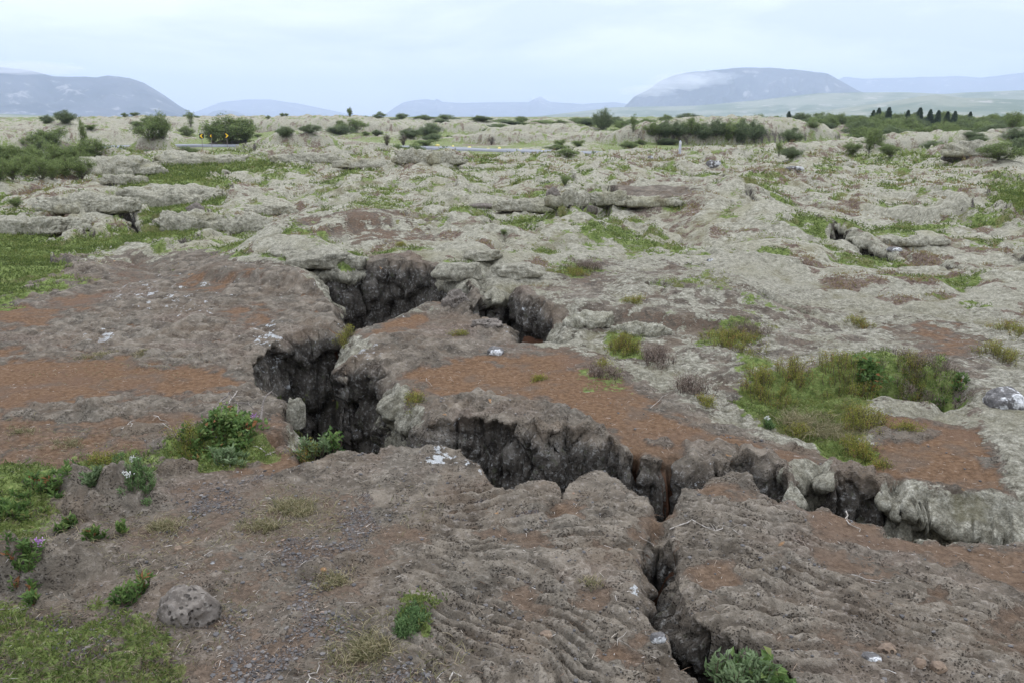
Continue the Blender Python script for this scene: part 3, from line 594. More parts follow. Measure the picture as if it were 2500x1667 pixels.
    rock = nb.mix(nb.math('MULTIPLY', nb.math('MULTIPLY', nb.step(dust, .48, .64), .46), nb.math('SUBTRACT', 1.0, wall)), rock, nb.ramp(n_vf, [(.3, (.080, .056, .036)), (.7, (.195, .142, .094))]))
    # soil: rust brown, granular, paler and darker patches
    so = nb.ramp(n_fine, [(.25, (.082, .047, .024)), (.5, (.160, .094, .051)), (.78, (.265, .168, .100))])
    so = nb.mix(nb.step(n_big, .48, .66), so, nb.ramp(n_vf, [(.3, (.10, .060, .038)), (.7, (.20, .128, .083))]))
    so = nb.mix(nb.step(nb.math('ADD', soil, nb.math('MULTIPLY', nb.math('SUBTRACT', n_mid, .5), .8)), .98, .58), so, nb.ramp(n_fine, [(.28, (.060, .042, .030)), (.5, (.125, .090, .064)), (.74, (.23, .172, .125))]))
    so = nb.mix(nb.math('MULTIPLY', nb.step(nb.noise(P, 3.3, 4, .6), .52, .68), .65), so, nb.ramp(n_vf, [(.3, (.085, .064, .046)), (.7, (.17, .132, .098))]))
    ln = nb.new('ShaderNodeVectorMath', operation='LENGTH'); nb.link(P, ln.inputs[0])
    so = nb.mix(nb.math('MULTIPLY', nb.step(ln.outputs['Value'], 4.6, 3.0), .6), so, nb.ramp(n_fine, [(.3, (.08, .058, .040)), (.7, (.20, .148, .105))]))
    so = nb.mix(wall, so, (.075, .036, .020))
    # moss: grey-green woolly, yellower farther off
    mo = nb.ramp(nb.noise(P, 24, 6, .72), [(.32, (.085, .075, .052)), (.45, (.23, .212, .158)), (.55, (.36, .338, .262)), (.70, (.56, .53, .43))])
    mo_y = nb.ramp(nb.noise(P, 17, 7, .72), [(.32, (.115, .104, .068)), (.44, (.285, .268, .195)), (.54, (.42, .398, .305)), (.68, (.57, .545, .44))])
    mo = nb.mix(yel, mo, mo_y)
    mo = nb.mix(nb.math('MULTIPLY', nb.step(n_big, .50, .68), .55), mo, nb.mix(yel, (.27, .25, .17), (.31, .29, .17)))
    pch = nb.math('ADD', nb.noise(P, 2.6, 6, .72, .6), nb.math('MULTIPLY', nb.math('SUBTRACT', n_big, .5), .5))
    mo = nb.mix(nb.math('MULTIPLY', nb.step(pch, .585, .66), nb.math('MULTIPLY', yel, .85)), mo, nb.ramp(n_fine, [(.3, (.085, .070, .035)), (.7, (.235, .20, .12))]))
    mo = nb.mix(nb.math('MULTIPLY', nb.step(pch, .42, .34), nb.math('MULTIPLY', yel, .7)), mo, nb.ramp(n_fine, [(.3, (.09, .085, .062)), (.7, (.30, .28, .21))]))
    mo = nb.mix(nb.math('MULTIPLY', nb.step(nb.noise(P, 90, 3, .7), .56, .42), .45), mo, (.11, .105, .078))
    mo = nb.mix(nb.math('MULTIPLY', nb.step(rln, .50, .18), nb.math('MULTIPLY', near_, .62)), mo, nb.ramp(n_fine, [(.3, (.10, .088, .045)), (.7, (.24, .215, .125))]))  # shading of the hummocks put into the moss colour: hollows darker olive brown
    # heath browns and greens growing in the moss
    hb = nb.ramp(nb.noise(P, 26, 4, .7), [(.3, (.060, .040, .028)), (.5, (.145, .105, .078)), (.7, (.25, .195, .15))])
    gn = nb.ramp(nb.noise(P, 20, 5, .7), [(.30, (.05, .07, .02)), (.46, (.125, .165, .045)), (.60, (.20, .245, .075)), (.76, (.27, .29, .12))])
    gn = nb.mix(nb.math('MULTIPLY', nb.step(nb.noise(P, 1.7, 4, .6), .52, .62), .55), gn, nb.ramp(n_fine, [(.3, (.075, .055, .026)), (.7, (.19, .14, .075))]))
    # combine with ragged edges
    rag = nb.math('ADD', nb.math('MULTIPLY', nb.math('SUBTRACT', n_mid, .5), 2.6), nb.math('MULTIPLY', nb.math('SUBTRACT', n_fine, .5), 1.7))
    def edge(mask, k=.5):
        g = nb.math('MULTIPLY', nb.math('MULTIPLY', mask, nb.math('SUBTRACT', 1.0, mask)), 7.0, clamp=True)
        return nb.step(nb.math('ADD', mask, nb.math('MULTIPLY', nb.math('MULTIPLY', rag, g), k * 1.6)), .38, .62)
    col = nb.mix(edge(gravel, .6), rock, gr)
    col = nb.mix(edge(soil, .5), col, so)
    mossm = edge(moss, .55)
    col = nb.mix(mossm, col, mo)
    col = nb.mix(edge(heath, .8), col, hb)
    grm = edge(green, .8)
    col = nb.mix(grm, col, gn)
    # bump: pits for rock, wool for moss, grains for soil
    br = nb.math('ADD', nb.math('MULTIPLY', n_fine, .55), nb.math('SUBTRACT', nb.math('MULTIPLY', n_mid, .5), nb.math('MULTIPLY', pits, .5)))
    bs = nb.math('ADD', nb.math('MULTIPLY', n_vf, .30), nb.math('MULTIPLY', n_fine, .35))
    bm = nb.math('ADD', nb.math('MULTIPLY', nb.noise(P, 60, 4, .75), 1.0), nb.math('MULTIPLY', nb.noise(P, 17, 3, .6), .9))
    bb = nb.new('ShaderNodeMix'); nb.val(bb.inputs[0], edge(soil, .5)); nb.link(br, bb.inputs[2]); nb.link(bs, bb.inputs[3])
    bm = nb.math('MULTIPLY', bm, .6)
    b2 = nb.new('ShaderNodeMix'); nb.val(b2.inputs[0], mossm); nb.link(bb.outputs[0], b2.inputs[2]); nb.link(bm, b2.inputs[3])
    principled(nb, col, .95, b2.outputs[0], 1.0, .035, .12)
    return m
M_GROUND = ground_material()

# ------------------------------------------------------------------ masks per grid vertex
def masks(Z, x, y, px, py, D, wallv=None):
    n1 = noise(x * .35, y * .35, 201); n2 = noise(x * 1.6, y * 1.6, 202); n3 = noise(x * 5, y * 5, 203)
    moss, soil, rock, green = Z['moss'].copy(), Z['soil'].copy(), Z['rock'], Z['green'].copy()
    far = sm(7, 12, D)
    # scattered heath and green tussocks in the moss
    hk = sm(.20, .55, n1 * .5 + n2 * .75 + .25 * n3) * moss * sm(5.5, 8, D)
    gk = sm(.18, .52, noise(x * .4 + 40, y * .4, 205) * .5 + noise(x * 1.3 + 9, y * 1.3, 206) * .75 + .25 * n3) * moss * sm(5.5, 8, D)
    hollow = sm(-.15, -.45, Z['lump'])
    hk = np.maximum(hk, .6 * hollow * far * moss * sm(-.2, .3, n1)); gk = np.maximum(gk, .7 * hollow * far * moss * sm(.2, -.3, n1))
    yg = noise(x * .5 + 3, y * .5 + 3, 207)
    green = green * (1 - Z['mflag'] * sm(38, 55, D) * .9)
    green = np.maximum(green * sm(-.95, -.5, n2 + .5 * n3 + green * .35), gk * .85)
    heath = np.maximum(hk * .8, Z['green'] * sm(.15, .5, noise(x * 1.1 + 5, y * 1.1, 208) + .4 * n3) * .75)
    far2 = sm(30, 90, D)
    # distance: the ground between the mounds is green or brown heath
    low = (1 - Z['mflag']) * sm(38, 70, D)
    green = np.maximum(green, low * .75 * sm(-.25, .2, noise(x * .09, y * .09, 209) + .3 * n1))
    heath = np.maximum(heath, low * .7 * sm(.05, .4, noise(x * .11 + 9, y * .11, 210)))
    gravel = .8 * zone(px, py, [(430, 1200), (700, 1150), (900, 1110), (1000, 1200), (950, 1300), (830, 1450), (900, 1560), (1080, 1640), (1100, 1800), (380, 1800), (560, 1560), (420, 1330)], 40, n2) * sm(-.1, .5, n2 + .8 * n3 + .1)
    gravel = np.maximum(gravel, .8 * zone(px, py, [(60, 1490), (240, 1500), (280, 1600), (160, 1620)], 15, n2))
    gravel = np.maximum(gravel, (Z['hrock'] < -.012) * .65 * (D < 4.5) * sm(.0, .3, n3 + .2)) * (1 - rock)
    soil = np.maximum(soil, (Z['hrock'] < -.016) * .8 * (1 - moss) * sm(-.1, .2, n2) * (1 - gravel))
    lich = np.zeros(x.shape, f32)
    for (cx, cy, rx, ry, s) in LICH: lich = np.maximum(lich, s * np.exp(-(((px - cx) / rx) ** 2 + ((py - cy) / ry) ** 2)))
    lich -= .16 * sm(5, 2.5, D)
    yel = sm(6.5, 10.5, D + 1.2 * n1) * .85 + .0
    moss = moss * (1 - Z['steep']) ; moss = moss * (1 - Z['road'])
    green = green * (1 - Z['steep'] * .8); heath = heath * (1 - Z['steep'])
    gravel = np.maximum(gravel, Z['road'] * .8)
    wall = np.maximum(Z['steep'], 0) if wallv is None else wallv
    return (np.stack([moss, soil, green, gravel], -1), np.stack([lich, heath, wall, yel], -1))
LICH = [(250, 820, 60, 20, 1), (330, 720, 110, 60, .7), (430, 740, 120, 50, .7), (660, 825, 60, 30, 1.05), (640, 790, 50, 25, .9), (890, 850, 70, 30, 1.0), (1090, 1110, 80, 35, 1.15), (1190, 1155, 60, 30, .8), (1210, 850, 25, 10, 1.1), (790, 690, 40, 40, .7), (990, 690, 40, 40, .9), (960, 740, 60, 50, .8), (1055, 700, 30, 40, .9),
        (1270, 770, 60, 50, .8), (1200, 760, 40, 20, .6), (1605, 1553, 22, 14, 1.25), (1555, 1440, 30, 40, .8), (2125, 1605, 22, 16, 1.2), (2070, 1640, 60, 40, .7), (2450, 960, 60, 40, 1.15), (1335, 1100, 20, 60, 1.1), (1050, 1060, 25, 50, .9), (1720, 1560, 30, 30, .9), (450, 700, 200, 60, .55), (150, 1340, 20, 15, .7), (2150, 610, 40, 12, 1), (1690, 640, 60, 20, .9), (860, 1000, 60, 100, .55), (1420, 510, 50, 25, .9)]
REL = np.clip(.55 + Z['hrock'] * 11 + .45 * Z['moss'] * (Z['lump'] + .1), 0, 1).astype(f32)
m1, m2 = masks(Z, GX, GY, PXG, PYG, RR)
print('masks', time.time() - T0)

# ------------------------------------------------------------------ walls below the rims, then the meshes
K = 44
TD = np.concatenate([[0], np.cumsum(np.linspace(.006, .045, K - 1))]).astype(f32); TD *= 1.7 / TD[-1]
def grad(x, y, e):
    gx = vdist(x + e, y) - vdist(x - e, y); gy = vdist(x, y + e) - vdist(x, y - e)
    L = np.hypot(gx, gy) + 1e-9; return gx / L, gy / L
ok = DV > 0.0
ck = ok[:-1, :-1] & ok[1:, :-1] & ok[1:, 1:] & ok[:-1, 1:]
idx = np.arange(sh[0] * sh[1]).reshape(sh)
# boundary vertices: used by a kept cell and by a dropped one
usedk = np.zeros(sh, bool); usedd = np.zeros(sh, bool)
for a, b in ((slice(0, -1), slice(0, -1)), (slice(1, None), slice(0, -1)), (slice(1, None), slice(1, None)), (slice(0, -1), slice(1, None))):
    usedk[a, b] |= ck; usedd[a, b] |= ~ck
bv = usedk & usedd
bx, by, bd = GX[bv], GY[bv], DV[bv]
for it in range(2):
    gx, gy = grad(bx, by, .004); bd = vdist(bx, by)
    st_ = np.clip(bd, -.03, .03 + .004 * np.hypot(bx, by)); bx = bx - st_ * gx; by = by - st_ * gy
GX[bv] = bx; GY[bv] = by
H[bv] -= (rimr[bv] * .0).astype(f32)
ngx, ngy = grad(bx, by, .035)
NX, NY = -ngx, -ngy                                   # outward, into the fissure
bid = np.full(sh, -1, np.int64); bid[bv] = np.arange(bv.sum())
creg = REG[:-1, :-1]
pos = np.stack([GX, GY, H], -1).reshape(-1, 3)
A1 = m1.reshape(-1, 4); A2 = m2.reshape(-1, 4)
bflat = np.flatnonzero(bv.ravel())
bz = H[bv]; bm = A1[bflat]; bmB = A2[bflat]
# wall columns (all at once)
nb_ = len(bx)
t2 = TD[None, :]
mossk = sm(.25, .6, bm[:, 0])[:, None]; soilk = sm(.3, .7, bm[:, 1])[:, None] * (1 - mossk)
pxb, pyb = pix(bx, by, bz)
allmoss = np.maximum(sm(2150, 2200, pxb) * sm(1120, 1150, pyb), np.exp(-((pxb - 1980) / 50) ** 2 - ((pyb - 1150) / 50) ** 2) * 1.2)
allmoss = np.maximum(allmoss, np.exp(-((pxb - 1000) / 38) ** 2 - ((pyb - 970) / 60) ** 2) * 1.3).clip(0, 1)[:, None]
X2 = np.repeat(bx[:, None], K, 1); Y2 = np.repeat(by[:, None], K, 1); Z2 = np.repeat(bz[:, None], K, 1) - t2
# position along the wall used as texture space: x,y plus depth
fr = sm(0, .07, t2)
chunk = noise3(X2 * 2.0, Y2 * 2.0, Z2 * 2.6, 301); c2 = noise3(X2 * 4.6, Y2 * 4.6, Z2 * 7, 302); c3 = noise3(X2 * 15, Y2 * 15, Z2 * 13, 303); c4 = noise3(X2 * 38, Y2 * 38, Z2 * 38, 304)
crk = np.abs(noise3(X2 * 3.1 + 5, Y2 * 3.1, Z2 * .8, 305))
cq, ce = cell3(X2 * 3.4 + .3 * c2, Y2 * 3.4 + .3 * c2, Z2 * 3.0 + .3 * chunk, 331); cq2, ce2 = cell3(X2 * 9 + .4 * c3, Y2 * 9, Z2 * 8, 335)
off = fr * (.07 * chunk + .02 * c2 + .11 * (cq - .5) - .03 * sm(.09, 0, ce) + .035 * (cq2 - .5) - .012 * sm(.12, 0, ce2) + .012 * np.abs(c3) + .006 * c4 - .05 * sm(.07, .0, crk))
off = off + .03 * sm(0, .15, t2) + .06 * sm(.1, .9, t2)                                     # the walls lean a little
capd = .12 + .05 * noise(bx * 3, by * 3, 311)[:, None]
cap = mossk * (.07 + .05 * noise(bx * 4, by * 4, 312)[:, None]) * np.sin(np.clip(t2 / capd, 0, 1) * np.pi).clip(0, 1) ** .7 * (t2 < capd)
off = off * (1 - .6 * mossk * (t2 < capd)) + cap - .02 * mossk * (t2 >= capd)
off = off + allmoss * (.16 * sm(0, .5, t2) + .03 * np.abs(noise3(X2 * 5, Y2 * 5, Z2 * 5, 313)))
off = off + soilk * (.10 * sm(0, .5, t2)) 
WX = X2 + NX[:, None] * off; WY = Y2 + NY[:, None] * off; WZ = Z2 + .012 * c3 * fr
wa1 = np.zeros((nb_, K, 4), f32); wa2 = np.zeros((nb_, K, 4), f32)
wa1[..., 0] = np.maximum(mossk * sm(1.05, .8, t2 / capd + .25 * c2), allmoss * 1.0) ; wa1[..., 0] *= 1
wa1[..., 1] = soilk * (1 - .55 * sm(.25, .6, t2)) * (1 - allmoss)
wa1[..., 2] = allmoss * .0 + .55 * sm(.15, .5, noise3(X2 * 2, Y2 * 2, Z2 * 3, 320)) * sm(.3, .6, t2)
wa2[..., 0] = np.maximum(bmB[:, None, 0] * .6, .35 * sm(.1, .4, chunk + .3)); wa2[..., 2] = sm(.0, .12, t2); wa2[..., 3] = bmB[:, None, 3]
# grid faces grouped by region, wall faces from the cell edges
def edge_pairs(k0, k1, a, b):
    """edges a-b (index arrays) between cells k0 and k1 where exactly one is kept; keep cell on a known side"""
names = {0: 'ground', 1: 'rock_slab', 2: 'rock_slab', 3: 'rock_slab', 4: 'rock_slab'}
labels = {1: 'broad grey lava slab at left, smeared with rust soil and spotted with white lichen', 2: 'mossy lava slab behind the main fissure with rust soil on top and woolly moss lips',
          3: 'ropy grey lava slab left of the narrow foreground crack, strewn with gravel', 4: 'ropy lava slab right of the narrow foreground crack, with rust soil pockets'}
wall_quads = []; wall_reg = []
def add_edges(sel, A, B, reg):
    """sel marks edges to wall; A,B the vertex ids, A->B ordered with the kept cell on the left"""
    a = bid.ravel()[A[sel]]; b = bid.ravel()[B[sel]]
    g = (a >= 0) & (b >= 0); wall_quads.append(np.stack([a[g], b[g]], 1)); wall_reg.append(reg[sel][g])
pad = np.zeros((1, ck.shape[1]), bool)
# radial neighbours share an edge along theta
k_in, k_out = ck[:-1], ck[1:]
A_, B_ = idx[1:-1, :-1], idx[1:-1, 1:]
rin, rout = creg[:-1], creg[1:]
add_edges(k_in & ~k_out, B_, A_, rin); add_edges(~k_in & k_out, A_, B_, rout)
k_l, k_r = ck[:, :-1], ck[:, 1:]
A_, B_ = idx[:-1, 1:-1], idx[1:, 1:-1]
rl, rr_ = creg[:, :-1], creg[:, 1:]
add_edges(k_l & ~k_r, A_, B_, rl); add_edges(~k_l & k_r, B_, A_, rr_)
WQ = np.concatenate(wall_quads); WR = np.concatenate(wall_reg)
wallpos = np.stack([WX, WY, WZ], -1).reshape(-1, 3)
OBJ = {}
for r in range(5):
    sel = ck & (creg == r)
    q = np.stack([idx[:-1, :-1][sel], idx[:-1, 1:][sel], idx[1:, 1:][sel], idx[1:, :-1][sel]], 1)
    e = WQ[WR == r]
    nG = len(pos)
    # wall vertices: row 0 is the rim vertex itself
    if len(e):
        rows = np.arange(K - 1)
        a = e[:, 0][:, None] * K + rows; b = e[:, 1][:, None] * K + rows
        wq = np.stack([b + nG, a + nG, a + 1 + nG, b + 1 + nG], -1).reshape(-1, 4)
        r0 = (wq - nG) % K == 0
        wq = np.where((wq >= nG) & r0, bflat[(wq - nG).clip(0) // K], wq)
        q = np.concatenate([q, wq])
    u, inv = np.unique(q, return_inverse=True)
    isw = u >= nG
    P = np.where(isw[:, None], wallpos[(u - nG).clip(0)], pos[u.clip(0, nG - 1)])
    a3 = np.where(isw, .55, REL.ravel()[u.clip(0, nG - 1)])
    a1 = np.where(isw[:, None], wa1.reshape(-1, 4)[(u - nG).clip(0)], A1[u.clip(0, nG - 1)])
    a2 = np.where(isw[:, None], wa2.reshape(-1, 4)[(u - nG).clip(0)], A2[u.clip(0, nG - 1)])
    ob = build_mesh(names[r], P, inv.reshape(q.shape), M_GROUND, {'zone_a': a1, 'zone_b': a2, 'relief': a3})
    if r == 0: tag(ob, kind='structure')
    else: tag(ob, labels[r], 'rock', 'lava slabs divided by fissures', 'thing')
    OBJ[r] = ob
print('terrain meshes', time.time() - T0)

def surf(x, y):
    """height of the finished surface at a point (scalar)"""
    r = math.hypot(x, y); th = math.atan2(x, y)
    i = int(np.clip(np.searchsorted(R, r) - 1, 0, sh[0] - 2)); j = int(np.clip(np.searchsorted(TH, th) - 1, 0, sh[1] - 2))
    fi = (r - R[i]) / (R[i + 1] - R[i]); fj = (th - TH[j]) / (TH[j + 1] - TH[j])
    return float((H[i, j] * (1 - fi) + H[i + 1, j] * fi) * (1 - fj) + (H[i, j + 1] * (1 - fi) + H[i + 1, j + 1] * fi) * fj)
def surf_v(x, y):
    r = np.hypot(x, y); th = np.arctan2(x, y)
    i = np.clip(np.searchsorted(R, r) - 1, 0, sh[0] - 2); j = np.clip(np.searchsorted(TH, th) - 1, 0, sh[1] - 2)
    return i, j, H[i, j]
def S(px, py, back=1.0):
    """first point of the finished surface seen at a photograph pixel"""
    d = ray(px, py); t = np.exp(np.linspace(math.log(1.2), math.log(400), 4000))
    x, y, z = d[0] * t, d[1] * t, CAMZ + d[2] * t
    i, j, h = surf_v(x, y)
    k = np.flatnonzero(z <= h)
    if len(k) == 0: k = [len(t) - 1]
    k = k[0]; return (x[k], y[k], float(h[k]))

# ------------------------------------------------------------------ the bottom of the fissures
def floor_mesh():
    xs = np.arange(-7, 9, .035); ys = np.arange(-1.5, 18, .035)
    X, Y = np.meshgrid(xs, ys); X = X.astype(f32); Y = Y.astype(f32)
    z = -1.35 + .10 * fbm(X, Y, 1.3, 4, 401, .5) + .0 * X
    g = np.zeros(X.shape, f32); so = np.zeros(X.shape, f32)
    for (cx, cy, zc, rad, top, kind) in FLOORUP:
        gx, gy = G(cx, cy, zc); q = np.hypot(X - gx, Y - gy) / rad + .2 * noise(X * 4, Y * 4, 402)
        k = sm(1.0, .25, q); tgt = top + .03 * noise(X * 6, Y * 6, 403)
        z = z * (1 - k) + tgt * k
        if kind == 'g': g = np.maximum(g, k)
        if kind == 's': so = np.maximum(so, k)
    w = sm(1.5, 3.5, np.maximum(np.abs(X) - 3.5, Y - 9.5)); z = z - .5 * w
    n_ = X.shape; ii = np.arange(X.size).reshape(n_)
    q = np.stack([ii[:-1, :-1], ii[:-1, 1:], ii[1:, 1:], ii[1:, :-1]], -1).reshape(-1, 4)
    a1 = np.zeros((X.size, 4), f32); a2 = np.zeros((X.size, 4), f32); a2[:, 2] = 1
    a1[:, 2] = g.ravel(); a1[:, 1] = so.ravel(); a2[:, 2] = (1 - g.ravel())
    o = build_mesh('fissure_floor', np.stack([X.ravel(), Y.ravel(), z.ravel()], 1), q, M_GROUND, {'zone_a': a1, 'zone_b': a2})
    tag(o, kind='structure')
FLOORUP = [(1340, 824, -.2, .35, -.2, 's'), (1290, 826, -.2, .25, -.2, 's'), (780, 1050, 0, .35, -.75, 'g'), (760, 1110, 0, .28, -.42, 'g'), (800, 960, 0, .5, -.85, 'g'), (850, 810, 0, .22, -.25, 'g'), (600, 1070, 0, .3, -.2, 's'), (1630, 1225, 0, .2, -.4, 's'),(1165, 735, .0, .3, -.2, 's'), (1060, 735, 0, .5, -.35, 's')]
floor_mesh()
print('floor', time.time() - T0)

# ------------------------------------------------------------------ mountains
def mountain_material(name, ca, cb, cc):
    m, t, n, l = nt(name); nb = NB(t); geo = nb.new('ShaderNodeNewGeometry'); P = geo.outputs['Position']
    mp = nb.new('ShaderNodeMapping'); mp.inputs['Scale'].default_value = (1, 1, .35); nb.link(P, mp.inputs[0])
    a = nb.noise(mp.outputs[0], .0022, 6, .62); b = nb.noise(mp.outputs[0], .009, 5, .65)
    col = nb.mix(nb.step(a, .42, .6), ca, cb); col = nb.mix(nb.math('MULTIPLY', nb.step(b, .56, .68), .8), col, cc)
    principled(nb, col, 1, None, spec=0); return m
MM1 = mountain_material('mountain_rock', (.035, .042, .06), (.075, .08, .10), (.34, .32, .31))
MM2 = mountain_material('far_plain', (.10, .125, .06), (.22, .22, .14), (.40, .36, .30))
def mountain(name, prof, D, depth, mat, seed, rough=.06, foot=.35, n=260, m=70):
    """prof: ridge line in photograph pixels, built at its real distance with slopes before and behind"""
    pxs = np.linspace(prof[0][0], prof[-1][0], n); pys = np.interp(pxs, [p[0] for p in prof], [p[1] for p in prof])
    V = []; v = np.linspace(-1, 1, m)
    U, W = np.meshgrid(np.arange(n), v, indexing='ij')
    dirx = (pxs - 1250) / F; az = np.arctan2(dirx, cP + (833.5 - pys) / F * sP)
    zr = np.array([CAMZ + ray(a, b)[2] / math.hypot(ray(a, b)[0], ray(a, b)[1]) * D for a, b in zip(pxs, pys)])
    zr = np.maximum(zr, -5)
    Dd = D + W * depth
    X = Dd * np.sin(az)[:, None]; Y = Dd * np.cos(az)[:, None]
    top = foot
    s_ = np.where(W < 0, sm(-1, -.12, W) * (1 - .0) , sm(1, .1, W))
    s_ = np.where(W < 0, np.clip((W + 1) / .88, 0, 1) ** 1.5, s_)
    gul = fbm(X.ravel(), Y.ravel(), 5.0 / depth, 5, seed, .55, None, 'r').reshape(X.shape)
    Zm = zr[:, None] * s_ + zr[:, None] * rough * gul * np.sin(np.pi * np.clip(s_, 0, 1)) * 1.6 + zr[:, None] * .012 * gul
    ii = np.arange(n * m).reshape(n, m)
    q = np.stack([ii[:-1, :-1], ii[1:, :-1], ii[1:, 1:], ii[:-1, 1:]], -1).reshape(-1, 4)
    o = build_mesh(name, np.stack([X.ravel(), Y.ravel(), Zm.ravel() - 4], 1), q, mat)
    tag(o, kind='structure'); return o
mountain('mountain', [(-900, 300), (-700, 190), (-400, 150), (-100, 160), (0, 166), (60, 172), (130, 188), (200, 189), (235, 190), (262, 186), (320, 193), (350, 203), (400, 233), (440, 260), (480, 281), (520, 292)], 6500, 1500, MM1, 501)
mountain('mountain', [(450, 284), (500, 265), (540, 250), (600, 244), (660, 244), (720, 252), (800, 268), (850, 278), (900, 284)], 15000, 2500, MM1, 502, .03)
mountain('mountain', [(490, 290), (520, 272), (545, 267), (575, 272), (620, 290)], 9500, 900, MM1, 503, .04, n=60)
mountain('mountain', [(930, 286), (965, 262), (985, 250), (1010, 245), (1040, 243), (1062, 246), (1066, 242), (1080, 249), (1130, 252), (1200, 250), (1290, 250), (1310, 240), (1318, 236), (1330, 243), (1345, 250), (1420, 254), (1500, 250), (1560, 258), (1620, 284)], 13000, 1800, MM1, 504, .03)
mountain('mountain', [(1500, 286), (1530, 255), (1550, 235), (1580, 222), (1610, 200), (1640, 186), (1700, 176), (1760, 172), (1830, 166), (1900, 169), (2000, 178), (2020, 181), (2055, 200), (2090, 220), (2120, 232), (2200, 250), (2350, 284)], 7500, 1500, MM1, 505, .07)
mountain('mountain', [(1980, 284), (2030, 205), (2060, 190), (2110, 194), (2180, 192), (2260, 190), (2340, 188), (2400, 191), (2450, 185), (2500, 180), (2700, 175), (2900, 200), (3200, 284)], 14000, 2500, MM1, 506, .03)
mountain('hills', [(1300, 285), (1500, 262), (1700, 258), (1850, 245), (2000, 228), (2200, 226), (2300, 230), (2500, 220), (2800, 215), (3300, 285)], 5600, 1500, MM2, 507, .03, n=200)
mountain('hills', [(1900, 284), (2150, 250), (2230, 238), (2285, 230), (2350, 238), (2500, 243), (2800, 240), (3300, 284)], 3900, 900, MM2, 508, .03, n=150)
mountain('hills', [(-900, 286), (-400, 268), (0, 276), (200, 284), (400, 287), (500, 288)], 3800, 700, MM2, 509, .03, n=80)

# ------------------------------------------------------------------ the air
def haze(dens):
    m, t, n, l = nt('haze'); nb = NB(t); v = nb.new('ShaderNodeVolumePrincipled'); o = nb.new('ShaderNodeOutputMaterial')
    v.inputs['Color'].default_value = (.71, .82, 1.0, 1); v.inputs['Density'].default_value = dens; v.inputs['Anisotropy'].default_value = 0.0
    nb.link(v.outputs[0], o.inputs['Volume'])
    X, Y0, Y1, z0, z1 = 26000, -400, 19000, -12, 800
    vs = [(-X, Y0, z0), (X, Y0, z0), (X, Y1, z0), (-X, Y1, z0), (-X, Y0, z1), (X, Y0, z1), (X, Y1, z1), (-X, Y1, z1)]
    q = [(0, 3, 2, 1), (4, 5, 6, 7), (0, 1, 5, 4), (1, 2, 6, 5), (2, 3, 7, 6), (3, 0, 4, 7)]
    ob = build_mesh('haze', vs, q, m, smooth=False); tag(ob, kind='stuff')
haze(1.3e-4)

# ------------------------------------------------------------------ plants
def leaf_mat(name, stops, rough=.6, trans=.38, scale=0):
    m, t, n, l = nt(name); nb = NB(t)
    a = nb.new('ShaderNodeAttribute', attribute_name='tone'); f = a.outputs['Fac']
    col = nb.ramp(f, stops); p = nb.new('ShaderNodeBsdfPrincipled'); nb.link(col, p.inputs['Base Color']); p.inputs['Roughness'].default_value = rough
    p.inputs['Specular IOR Level'].default_value = .25
    tr = nb.new('ShaderNodeBsdfTranslucent'); nb.link(col, tr.inputs['Color']); mx = nb.new('ShaderNodeMixShader'); mx.inputs[0].default_value = trans
    o = nb.new('ShaderNodeOutputMaterial'); nb.link(p.outputs[0], mx.inputs[1]); nb.link(tr.outputs[0], mx.inputs[2]); nb.link(mx.outputs[0], o.inputs['Surface'])
    return m
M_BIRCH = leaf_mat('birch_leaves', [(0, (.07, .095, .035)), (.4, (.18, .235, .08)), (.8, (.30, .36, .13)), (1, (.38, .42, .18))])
M_WILLOW = leaf_mat('willow_leaves', [(0, (.065, .085, .045)), (.4, (.16, .205, .095)), (.8, (.26, .31, .155)), (1, (.34, .38, .21))])
M_SPRUCE = leaf_mat('spruce_needles', [(0, (.045, .07, .05)), (.6, (.11, .155, .105)), (1, (.18, .23, .15))], trans=.05)
M_BERRY = leaf_mat('berry_leaves', [(0, (.035, .065, .018)), (.35, (.085, .15, .04)), (.7, (.16, .24, .068)), (.93, (.24, .30, .10)), (1, (.30, .14, .06))])
M_SAGE = leaf_mat('grey_green_leaves', [(0, (.06, .10, .04)), (.5, (.14, .20, .085)), (1, (.27, .34, .18))])
M_CROW = leaf_mat('crowberry_leaves', [(0, (.07, .062, .018)), (.35, (.17, .175, .034)), (.7, (.29, .29, .06)), (.9, (.40, .36, .09)), (1, (.36, .18, .07))])
M_HEATHER = leaf_mat('heather_twigs', [(0, (.065, .048, .036)), (.4, (.165, .122, .092)), (.8, (.30, .235, .185)), (1, (.42, .35, .29))], trans=.05)
M_GRASS = leaf_mat('dry_grass', [(0, (.085, .088, .036)), (.35, (.175, .168, .075)), (.65, (.28, .245, .13)), (1, (.42, .35, .22))])
M_FEATHER = leaf_mat('feathery_leaves', [(0, (.045, .085, .028)), (.5, (.12, .20, .07)), (1, (.24, .34, .14))])
M_COVER = leaf_mat('heath_cover', [(0, (.045, .065, .018)), (.3, (.11, .15, .038)), (.55, (.20, .235, .065)), (.75, (.26, .235, .095)), (1, (.25, .16, .10))])
def flat_mat(name, c1, c2, scale=20, rough=.8, bump=0.3):
    m, t, n, l = nt(name); nb = NB(t); tc = nb.new('ShaderNodeTexCoord')
    f = nb.noise(tc.outputs['Object'], scale, 4, .6); principled(nb, nb.mix(nb.step(f, .35, .65), c1, c2), rough, f, bump, .01); return m
M_BARK = flat_mat('grey_bark', (.10, .085, .07), (.23, .20, .17), 60)
M_DEAD = flat_mat('bleached_wood', (.22, .19, .15), (.42, .38, .33), 50)
M_STEM = flat_mat('brown_stem', (.07, .05, .035), (.15, .11, .075), 60)
M_WHITE = flat_mat('white_petals', (.50, .50, .45), (.70, .70, .64), 40)
